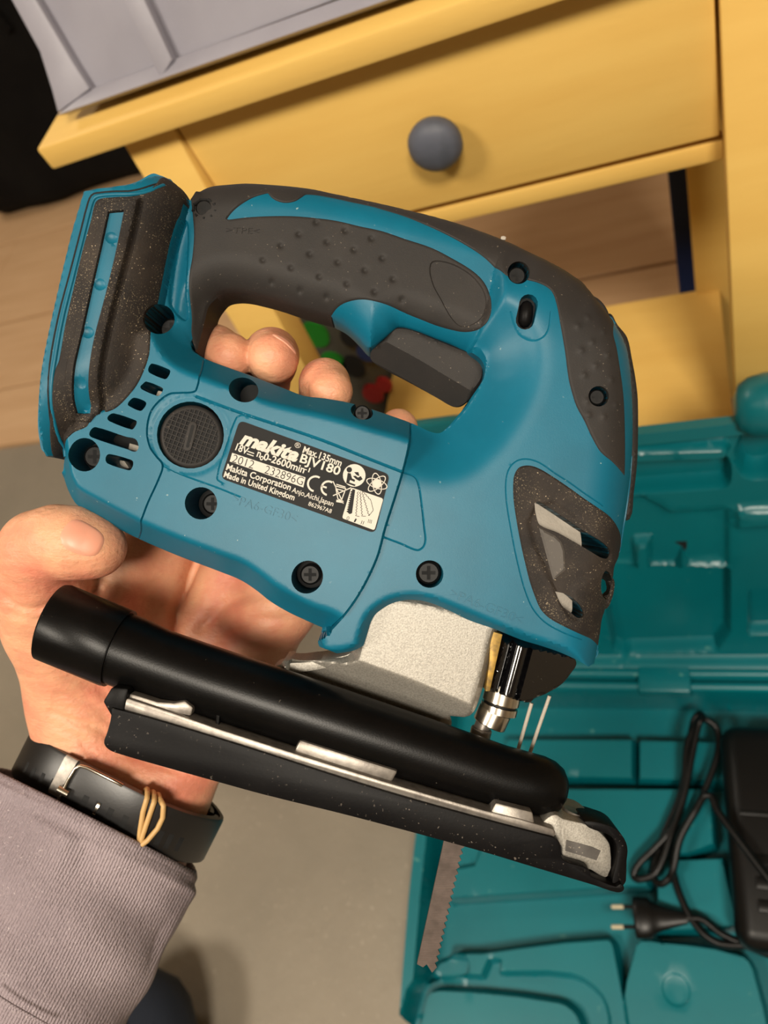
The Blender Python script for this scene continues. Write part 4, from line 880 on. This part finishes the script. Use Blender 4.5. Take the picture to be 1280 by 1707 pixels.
nz.build('dust_nozzle', 'black', J, scale=.001, smooth=60)
flat_part('nozzle_foot', [tuple(U(*p, 14)) for p in [(700, 1300), (830, 1352), (888, 1345), (905, 1368), (885, 1374), (850, 1352), (640, 1290)]], -6, 14, 'black', bevel=.5)
flat_part('nozzle_rib', [tuple(U(*p, 24)) for p in [(366, 1165), (371, 1162), (368, 1205), (362, 1205)]], 12, 27, 'black', bevel=.2)
# ---- base plate and its plastic cover
zn_, zf_ = 33.0, -26.0
def T33(px, py): return tuple(U(px, py, zn_))
cov = [(186, 1180, 1), (250, 1197), (360, 1230), (440, 1255), (640, 1319), (810, 1367), (905, 1392), (925, 1398), (934, 1408), (936, 1428), (944, 1437), (980, 1449), (986, 1462, 1), (1026, 1478), (1036, 1474), (1040, 1484), (1028, 1488), (990, 1476), (890, 1446), (790, 1416), (590, 1362), (440, 1325), (360, 1303), (260, 1275), (195, 1256), (180, 1249), (173, 1238), (178, 1222), (184, 1200)]
flat_part('base_cover', spl([tuple(U(p[0], p[1], zn_)) + tuple(p[2:]) for p in cov], 4), 25.5, zn_, 'black_dusty', bevel=1.1)
bcov = [(186, 1200), (360, 1252), (640, 1340), (905, 1415), (960, 1450), (985, 1472), (890, 1446), (590, 1362), (260, 1275), (182, 1250), (178, 1225)]
flat_part('cover_floor', [T33(p[0], p[1]) for p in bcov], zf_, 26, 'black_dusty', bevel=1.0)
nose = [(1015, 1380), (1036, 1392), (1046, 1412), (1045, 1435), (1036, 1482), (1024, 1482), (1032, 1440), (1032, 1415), (1020, 1398), (985, 1385), (978, 1374)]
flat_part('nose_web', spl([tuple(U(*p, 12)) for p in nose[:5] + [(985, 1470), (940, 1440), (930, 1400), (960, 1370)]], 3), -6, 12, 'black_dusty', bevel=.5)
flat_part('cover_nose', spl([T33(*p) for p in nose], 4), 18, 30.5, 'black_dusty', bevel=.9)
pl_ = [(200, 1172), (212, 1166), (360, 1216), (640, 1305), (810, 1354), (925, 1385), (925, 1400), (810, 1370), (640, 1322), (360, 1234), (205, 1186)]
flat_part('base_plate', spl([T33(*p) for p in pl_], 2), zf_, 31.6, 'castrough', bevel=.8)
flat_part('plate_fold', [tuple(U(*p, 28)) for p in [(488, 1256), (500, 1232), (664, 1284), (656, 1298), (648, 1312)]], 10, 29, 'castrough', bevel=1.2)
flat_part('plate_lug', [tuple(U(*p, 31)) for p in [(814, 1362), (826, 1338), (888, 1354), (892, 1378), (900, 1396), (830, 1380)]], -10, 31, 'castrough', bevel=.8)
blk = [(895, 1388), (908, 1366), (925, 1357), (938, 1364), (985, 1376), (1008, 1395), (1017, 1412), (1012, 1462), (985, 1450), (944, 1438), (936, 1428), (934, 1408)]
fr = flat_part('front_block', spl([tuple(U(*p, 27)) for p in blk], 3), 2, 27.5, 'cast', bevel=.7)
flat_part('block_slot', [tuple(U(*p, 27.5)) for p in [(944, 1400), (986, 1411), (1001, 1418), (994, 1434), (978, 1429), (942, 1418)]], 26, 27.7, 'web_grey', fr, bevel=.1)
MB().tube([np.array([*U(*p, 17), 17]) for p in ((947, 1378), (955, 1357), (957, 1351))], [4.6, 4.6, 3.9], 24).build('clamp_screw', 'castrough', J, scale=.001)
flat_part('plate_clip', [tuple(U(*p, 30)) for p in [(216, 1156), (236, 1162), (262, 1170), (290, 1172), (308, 1168), (322, 1180), (318, 1194), (250, 1184), (214, 1166)]], 4, 30, 'castrough', bevel=.7)
flat_part('amber_insert', [tuple(U(*p, 22)) for p in [(226, 1148), (262, 1152), (300, 1168), (290, 1174), (258, 1170), (222, 1160)]], 0, 22, 'amber', bevel=.5)
flat_part('rear_catch', [tuple(U(*p, 32)) for p in [(171, 1170), (186, 1146), (214, 1148), (212, 1160), (207, 1186), (186, 1196)]], 8, 32, 'black_dusty', bevel=.8)

chip = MB().prism([(-1.0, -.6), (.9, -.7), (1.1, .5), (.2, .9), (-.9, .7)], 0, 1.4).build('wood_chip', 'cream', None, bevel=.2, scale=.001)
chip.matrix_world = SAWM @ Matrix.Translation(tuple(U3(838, 399, 5.5) * .001)); tag(chip, 'tiny pale wood chip stuck on top of the jigsaw handle', 'wood chip')

# ================================================================== PERSON: left hand and forearm behind the saw, knee on the floor
PER = empty('person', SAWM, 'person in a lavender-grey knit sleeve and dark jeans, left hand gripping the jigsaw from behind', 'person')
def cone(P, a, b, r0, r1):
    a, b = np.array(a, float), np.array(b, float); d = b - a
    t = np.clip((P - a) @ d / (d @ d), 0, 1); return np.linalg.norm(P - a - t[:, None] * d, axis=1) - (r0 + (r1 - r0) * t)
def q3(p): return U3(p[0], p[1], p[2])
def chain(P, pts, k=3.0):
    D = None
    for a, b in zip(pts[:-1], pts[1:]):
        e = cone(P, q3(a), q3(b), a[3], b[3]); D = e if D is None else smin(D, e, k)
    return D
PALM = [[(265, 1330, -58, 22), (330, 1225, -58, 19), (420, 1080, -54, 18), (462, 1002, -52, 18.5), (470, 900, -52, 14)],
        [(215, 1310, -57, 23), (270, 1180, -58, 18), (380, 1000, -60, 15), (400, 860, -56, 14)],
        [(165, 1275, -56, 24), (180, 1170, -55, 20), (260, 1000, -60, 14), (300, 840, -56, 13.5)],
        [(155, 1265, -55, 25), (128, 1150, -48, 21), (86, 1040, -28, 19), (72, 985, -14, 17.5)],
        [(150, 1030, -40, 15), (215, 930, -46, 14), (290, 840, -52, 13)],
        [(140, 1180, -52, 20), (190, 1080, -50, 17), (170, 1000, -44, 14)],
        [(170, 1280, -56, 25), (120, 1390, -56, 25), (20, 1600, -48, 28)],
        [(258, 1325, -57, 23), (215, 1430, -57, 25), (130, 1640, -48, 28)],
        [(215, 1300, -57, 23), (170, 1410, -57, 26), (80, 1620, -48, 30)]]
THUMB = [(72, 985, -14, 17.5), (66, 945, -3, 14.6), (66, 915, 4, 14.6), (95, 903, 9, 13.6), (130, 906, 12, 13.4), (158, 912, 12, 11.8)]
FING = [[(300, 840, -56, 13), (325, 700, -52, 11.5), (345, 640, -42, 11), (350, 602, -26, 10.8), (358, 585, -14, 10.2), (384, 594, -6, 9.4)],
        [(380, 850, -56, 13), (415, 710, -53, 11.5), (440, 640, -43, 11), (452, 604, -27, 10.6), (453, 592, -12, 10.6), (455, 597, -4, 10.2)],
        [(450, 890, -54, 12.5), (510, 760, -53, 11), (535, 690, -44, 10.6), (541, 652, -28, 10.4), (541, 640, -14, 10.0), (551, 652, -6, 9.0)],
        [(478, 930, -53, 12), (590, 830, -53, 9.5), (650, 755, -46, 9), (662, 720, -30, 8.4), (664, 714, -16, 8.2)]]
CRE = [([(60, 985), (75, 1000), (100, 1005), (130, 995), (150, 985)], 1.2, 2.6), ([(60, 1010), (90, 1022), (125, 1018)], .8, 2.4),
       ([(330, 905), (300, 960), (278, 1030), (285, 1080)], 1.6, 4), ([(470, 985), (420, 990), (370, 1010), (330, 1050)], 1.1, 4), ([(480, 1030), (430, 1030), (380, 1050)], .7, 3),
       ([(90, 1160), (130, 1175), (190, 1190)], .8, 2.2), ([(75, 1195), (140, 1222), (230, 1262), (340, 1300)], 1.1, 2.6), ([(85, 1178), (150, 1205), (220, 1240)], .7, 2.2), ([(110, 1135), (150, 1150), (185, 1155)], .6, 2.2), ([(70, 1212), (120, 1240), (170, 1262)], .6, 2.0)]
def hand_sdf(P):
    D = None
    for c in PALM: e = chain(P, c, 6); D = e if D is None else smin(D, e, 9)
    D = smin(D, chain(P, THUMB, 3.5), 6)
    fg = None
    for c in FING:
        e = chain(P, c, 3.0); fg = e if fg is None else np.minimum(fg, e)
    D = smin(D, fg, 4)
    for ln, dep, wd in CRE:                                 # creases of the palm, thumb and wrist: grooves in the depth direction
        L2 = np.array([U(p[0], p[1], -38 if p[0] > 160 else -20) for p in ln]); k = (D0 + 33) / D0
        dd = pl_dist(P[:, :2], L2); D = D + dep * 1.35 * np.exp(-(dd / (wd * .62)) ** 2) * (P[:, 2] > -58)
    # joint folds of the thumb and the dent behind its nail
    return D
hh = 1.35; lo = np.array([-185., -168., -98.]); hi = np.array([16., 82., 30.]); nn = np.ceil((hi - lo) / hh).astype(int)
gx, gy, gz = [lo[i] + hh * np.arange(nn[i]) for i in range(3)]
Gr = np.stack(np.meshgrid(gx, gy, gz, indexing='ij'), -1).reshape(-1, 3)
coarse = np.full(len(Gr), 1e3)
for s in range(0, len(Gr), 200000):                         # skip cells far from any bone
    p = Gr[s:s+200000]; m = np.full(len(p), 1e3)
    for c in PALM + [THUMB] + FING:
        for a, b in zip(c[:-1], c[1:]): m = np.minimum(m, cone(p, q3(a), q3(b), a[3], b[3]))
    coarse[s:s+200000] = m
near = np.abs(coarse) < 11
val = coarse.copy()
val[near] = hand_sdf(Gr[near])
Vh, Fh = surface_nets(val.reshape(nn), lo, hh)
hand = mesh_obj('hand_and_forearm', Vh, Fh, 'skin', PER, 180, .001)
def nail(center, right, tip, w_, l_, name='fingernail'):
    """thin plate pressed on the fingertip: marched onto the hand's surface"""
    c = np.array(center, float); u = np.array(right, float); u /= np.linalg.norm(u); v = np.array(tip, float); v -= u * (v @ u); v /= np.linalg.norm(v); n_ = np.cross(u, v)
    V = []; Fq = []; nr, na = 6, 24
    def put(a, b, h_):
        p = c + u * a * w_ + v * b * l_; E3 = np.eye(3) * .3
        for _ in range(6):
            d = hand_sdf(np.vstack([p, p + E3])); g = (d[1:] - d[0]) / .3; g /= np.linalg.norm(g) + 1e-9; p = p - g * d[0]
        V.append(p + g * h_)
    put(0, 0, .4)
    for i in range(1, nr + 1):
        for k in range(na):
            t = 2 * math.pi * k / na; ct, st = math.cos(t), math.sin(t); e = 3.2
            rr = 1 / (abs(ct) ** e + abs(st) ** e) ** (1 / e); f_ = i / nr
            put(ct * rr * f_, st * rr * f_, .40 if i < nr - 1 else (.3 if i < nr else -.4))
    for k in range(na): Fq.append((0, 1 + k, 1 + (k + 1) % na))
    for i in range(nr - 1):
        for k in range(na): Fq.append((1 + i * na + k, 1 + (i + 1) * na + k, 1 + (i + 1) * na + (k + 1) % na, 1 + i * na + (k + 1) % na))
    return mesh_obj(name, V, Fq, 'nail', hand, 60, .001)
nail(U3(143, 896, 24), (.40, .92, -.1), (.92, -.38, .1), 7.2, 9.0)
nail(U3(474, 574, 2), (.75, -.55, -.2), (.35, .45, .8), 5.2, 5.6)
# ---- sleeve
SLV = [((152, 1366), 196, -57, 43), ((148, 1378), 202, -57, 45), ((140, 1400), 205, -57, 46), ((108, 1470), 203, -56, 47), ((70, 1550), 198, -54, 48), ((28, 1640), 200, -51, 50), ((-20, 1740), 208, -47, 52), ((-80, 1860), 215, -42, 54)]
def ring(c, hw, z, dz, n=72, k=1.0, rough=0, seed=0):
    e = np.array([.893, .450]); k0 = (D0 - z) / F; c2 = U(c[0], c[1], z); e1 = np.array([e[0], -e[1]])
    out = []
    for i in range(n):
        t = 2 * math.pi * i / n; x = hw * k0 * math.cos(t) * k; y = dz * math.sin(t) * k
        out.append(np.array([c2[0] + e1[0] * x, c2[1] + e1[1] * x, z + y]))
    return out
rows = []; nS = 60
kk = np.linspace(0, len(SLV) - 1, nS)
def lerpS(t):
    i = min(int(t), len(SLV) - 2); f = t - i; a, b = SLV[i], SLV[i + 1]
    return ((a[0][0] + (b[0][0] - a[0][0]) * f, a[0][1] + (b[0][1] - a[0][1]) * f), a[1] + (b[1] - a[1]) * f, a[2] + (b[2] - a[2]) * f, a[3] + (b[3] - a[3]) * f)
V = []; Fq = []; n_ = 96
prof = [(.25, .955), (.05, .962), (0, .978), (.03, .993)]
seq = [(t, s_) for t, s_ in prof] + [(t, 1.0) for t in np.linspace(.3, len(SLV) - 1, nS)]
for j, (t, s_) in enumerate(seq):
    c, hw, z, dz = lerpS(t); R_ = ring(c, hw, z, dz, n_, s_)
    for i, p in enumerate(R_):
        a = 2 * math.pi * i / n_
        fold = 1.1 * math.sin(2.2 * t * 1.6 + 2.1 * math.sin(a * 2) + .6) * min(1, max(0, t - .6)) + 1.2 * math.sin(5 * t + 3 * a) * min(1, max(0, t - 1.2)) * .6
        if 0.3 < a < 1.5: fold -= 3.2 * math.exp(-((t - 2.6 + (a - .9) * .8) / .5) ** 2)
        nrm = np.array([p[0] - R_[0][0] * .5 - R_[n_ // 2][0] * .5, p[1] - R_[0][1] * .5 - R_[n_ // 2][1] * .5, p[2] - z]); nrm /= np.linalg.norm(nrm)
        p = p + np.array([.45, .89, 0]) * (23 if math.sin(a) > 0 else 13) * math.sin(a)
        V.append(p + nrm * fold)
for j in range(len(seq) - 1):
    for i in range(n_): Fq.append((j * n_ + i, j * n_ + (i + 1) % n_, (j + 1) * n_ + (i + 1) % n_, (j + 1) * n_ + i))
sleeve = mesh_obj('sleeve', V, Fq, 'sleeve', PER, 80, .001)
seam = MB(); sp2 = [U3(p[0], p[1], z) for p, z in zip([(-10, 1656), (20, 1675), (50, 1692), (85, 1712)], (3, 1.6, .4, -1.5))]
seam.tube(sp2, .5, 8); seam.build('cuff_seam', 'sleeve', sleeve, scale=.001)
# ---- knee in jeans on the floor
inv = SAWM.inverted()
kn_ = onz(225, 1745, .075); hipv = np.array([kn_[0] - .26, kn_[1] - .32, .36]); foot = np.array([kn_[0] - .02, kn_[1] - .44, .055])
def loc(p): return np.array(inv @ Vector(p))
km = MB(); km.tube([loc(p) for p in (kn_ + np.array([.036, .060, -.012]), kn_ + np.array([.030, .051, -.007]), kn_ + np.array([.022, .038, -.002]), kn_ + np.array([.012, .02, 0]), kn_, kn_ + (hipv - kn_) * .25, kn_ + (hipv - kn_) * .6, hipv)], [.012, .040, .058, .070, .078, .083, .088, .09], 40)
km.build('trousers', 'denim', PER, smooth=80)
km = MB(); km.tube([loc(p) for p in (kn_ + np.array([0, -.01, -.01]), kn_ + (foot - kn_) * .4 + np.array([0, 0, .01]), foot)], [.062, .058, .05], 24)
km.build('trousers', 'denim', PER, smooth=80)

# ================================================================== WATCH on the wrist
WT = empty('wristwatch', SAWM, 'black silicone watch strap with a steel buckle on the left wrist', 'watch')
WC = U3(191, 1322, -57) + np.array([.43, .885, 0]) * 7.5; WE1 = np.array([.893, -.450, 0]); WA = np.array([-.43, -.885, .0]); WA -= WE1 * (WA @ WE1); WA /= np.linalg.norm(WA); WE2 = np.cross(WA, WE1)
if WE2[2] < 0: WE2 = -WE2
WRx, WRz = 43.5, 31.0
def wp(phi, s, off=0.0):
    """point on the strap: angle round the wrist (0 = right in the picture), s along the arm, off outward"""
    c, n = math.cos(phi), math.sin(phi); e = 2.5
    r = 1 / (abs(c) ** e + abs(n) ** e) ** (1 / e)
    bow = 3.0 * math.exp(-((phi - .12) / .35) ** 2)
    return WC + WE1 * (WRx * c * r + (off + bow) * c) + WE2 * (WRz * n * r + off * n) + WA * (s - 9 * n)
def strap_piece(name, p0, p1, s0, s1, o0, o1, mat, parent, n=40, bevel=0, tip=0):
    m = MB(); V = []; f = []
    for i in range(n + 1):
        ph = p0 + (p1 - p0) * i / n; sh = 1.0
        if tip: t = (ph - p0) / (p1 - p0); sh = math.sqrt(max(0.02, 1 - max(0, (tip - t) / tip) ** 2)) if t < tip else 1
        mid = (s0 + s1) / 2; a, b = mid + (s0 - mid) * sh, mid + (s1 - mid) * sh; ed = min(1.2, (s1 - s0) * .1)
        V += [wp(ph, a, o0), wp(ph, a, o1 - .5), wp(ph, a + ed, o1), wp(ph, b - ed, o1), wp(ph, b, o1 - .5), wp(ph, b, o0)]
    for i in range(n):
        for k in range(6): f.append((i * 6 + k, i * 6 + (k + 1) % 6, (i + 1) * 6 + (k + 1) % 6, (i + 1) * 6 + k))
    f += [tuple(range(6))[::-1], tuple(range(n * 6, n * 6 + 6))]
    m.add(V, f); return m.build(name, mat, parent, scale=.001, smooth=45)
strap = strap_piece('strap', 0, 2 * math.pi, -5, 17, .4, 2.8, 'strap', WT, 96)
strap_piece('strap_end', -.7, 1.86, -5.5, 16.5, 2.9, 5.2, 'strap', WT, 60)
def slot_at(phi, s0, s1, w_, o, parent, mat='hole', name='slot'):
    return strap_piece(name, phi - w_, phi + w_, s0, s1, o - .6, o + .05, mat, parent, 4)
se = [o for o in WT.children if o.name.startswith('strap_end')][0]
for ph in (.72, .84, .94, 1.16, 1.28, 1.42, 1.54, 1.66): slot_at(ph, 4.5, 12.5, .026, 5.2, se)
for ph in (2.02, 2.14, 2.26, 2.38): slot_at(ph, 6, 12, .02, 2.8, strap)
bkl = MB(); pth = [wp(1.86, 12, 6.0), wp(1.86, 2, 6.2), wp(1.85, -3.5, 6.3), wp(1.82, -5.4, 6.3), wp(1.76, -6.0, 6.3), wp(1.62, -6.0, 6.3), wp(1.47, -6.0, 6.2), wp(1.43, -5.6, 5.6)]
bkl.tube(pth, .75, 10); bkl.build('buckle_frame', 'chrome', WT, scale=.001, smooth=60)
strap_piece('buckle_plate', 1.88, 2.0, -5.8, 12, 3.0, 4.6, 'castrough', WT, 8)
bkl = MB(); bkl.tube([wp(1.90, 7.5, 6.2), wp(1.80, 7.5, 6.2)], 1.7, 12); bkl.build('buckle_pin', 'chrome', WT, scale=.001)
strap_piece('buckle_tongue', 1.525, 1.55, 5.5, 11, 5.0, 5.7, 'chrome', WT, 4)
# ---- rubber bands round the strap
for i, (lab_, pts2) in enumerate((('left tan rubber band looped round the black watch strap', [(1.20, -6.5, 4), (1.20, -5.8, 6.5), (1.18, 0, 6.6), (1.13, 8, 6.6), (1.06, 17, 6.4), (1.06, 18, 2)]),
                           ('middle tan rubber band looped round the black watch strap', [(1.135, -6.6, 4), (1.135, -5.8, 6.7), (1.12, 0, 6.7), (1.10, 8, 6.9), (1.07, 17, 6.9), (1.07, 18, 2)]),
                           ('right tan rubber band, bowed, looped round the black watch strap', [(1.08, -6.6, 4), (1.05, -5.9, 6.7), (1.01, -1, 6.8), (1.01, 4, 7.0), (1.05, 10, 7.9), (1.12, 17, 7.6), (1.12, 18, 2)]))):
    back_ = [(pts2[-1][0], 18.4, -.5), (pts2[-1][0] - .01, 17.6, -1.6), (pts2[0][0], -5.6, -1.6), (pts2[0][0], -6.4, 0)]
    P_ = [wp(*p) for p in pts2 + back_ + [pts2[0]]]
    t_ = np.array(P_); f_ = []
    for a, b in zip(t_[:-1], t_[1:]): f_ += [a + (b - a) * k / 3 for k in range(3)]
    rb = MB(); rb.tube(np.array(f_ + [t_[-1]]) * .001, .00115, 10); o = rb.build('rubber_band', 'band', None, smooth=70)
    o.matrix_world = SAWM; tag(o, lab_, 'rubber band', 'rubber bands on the watch strap')
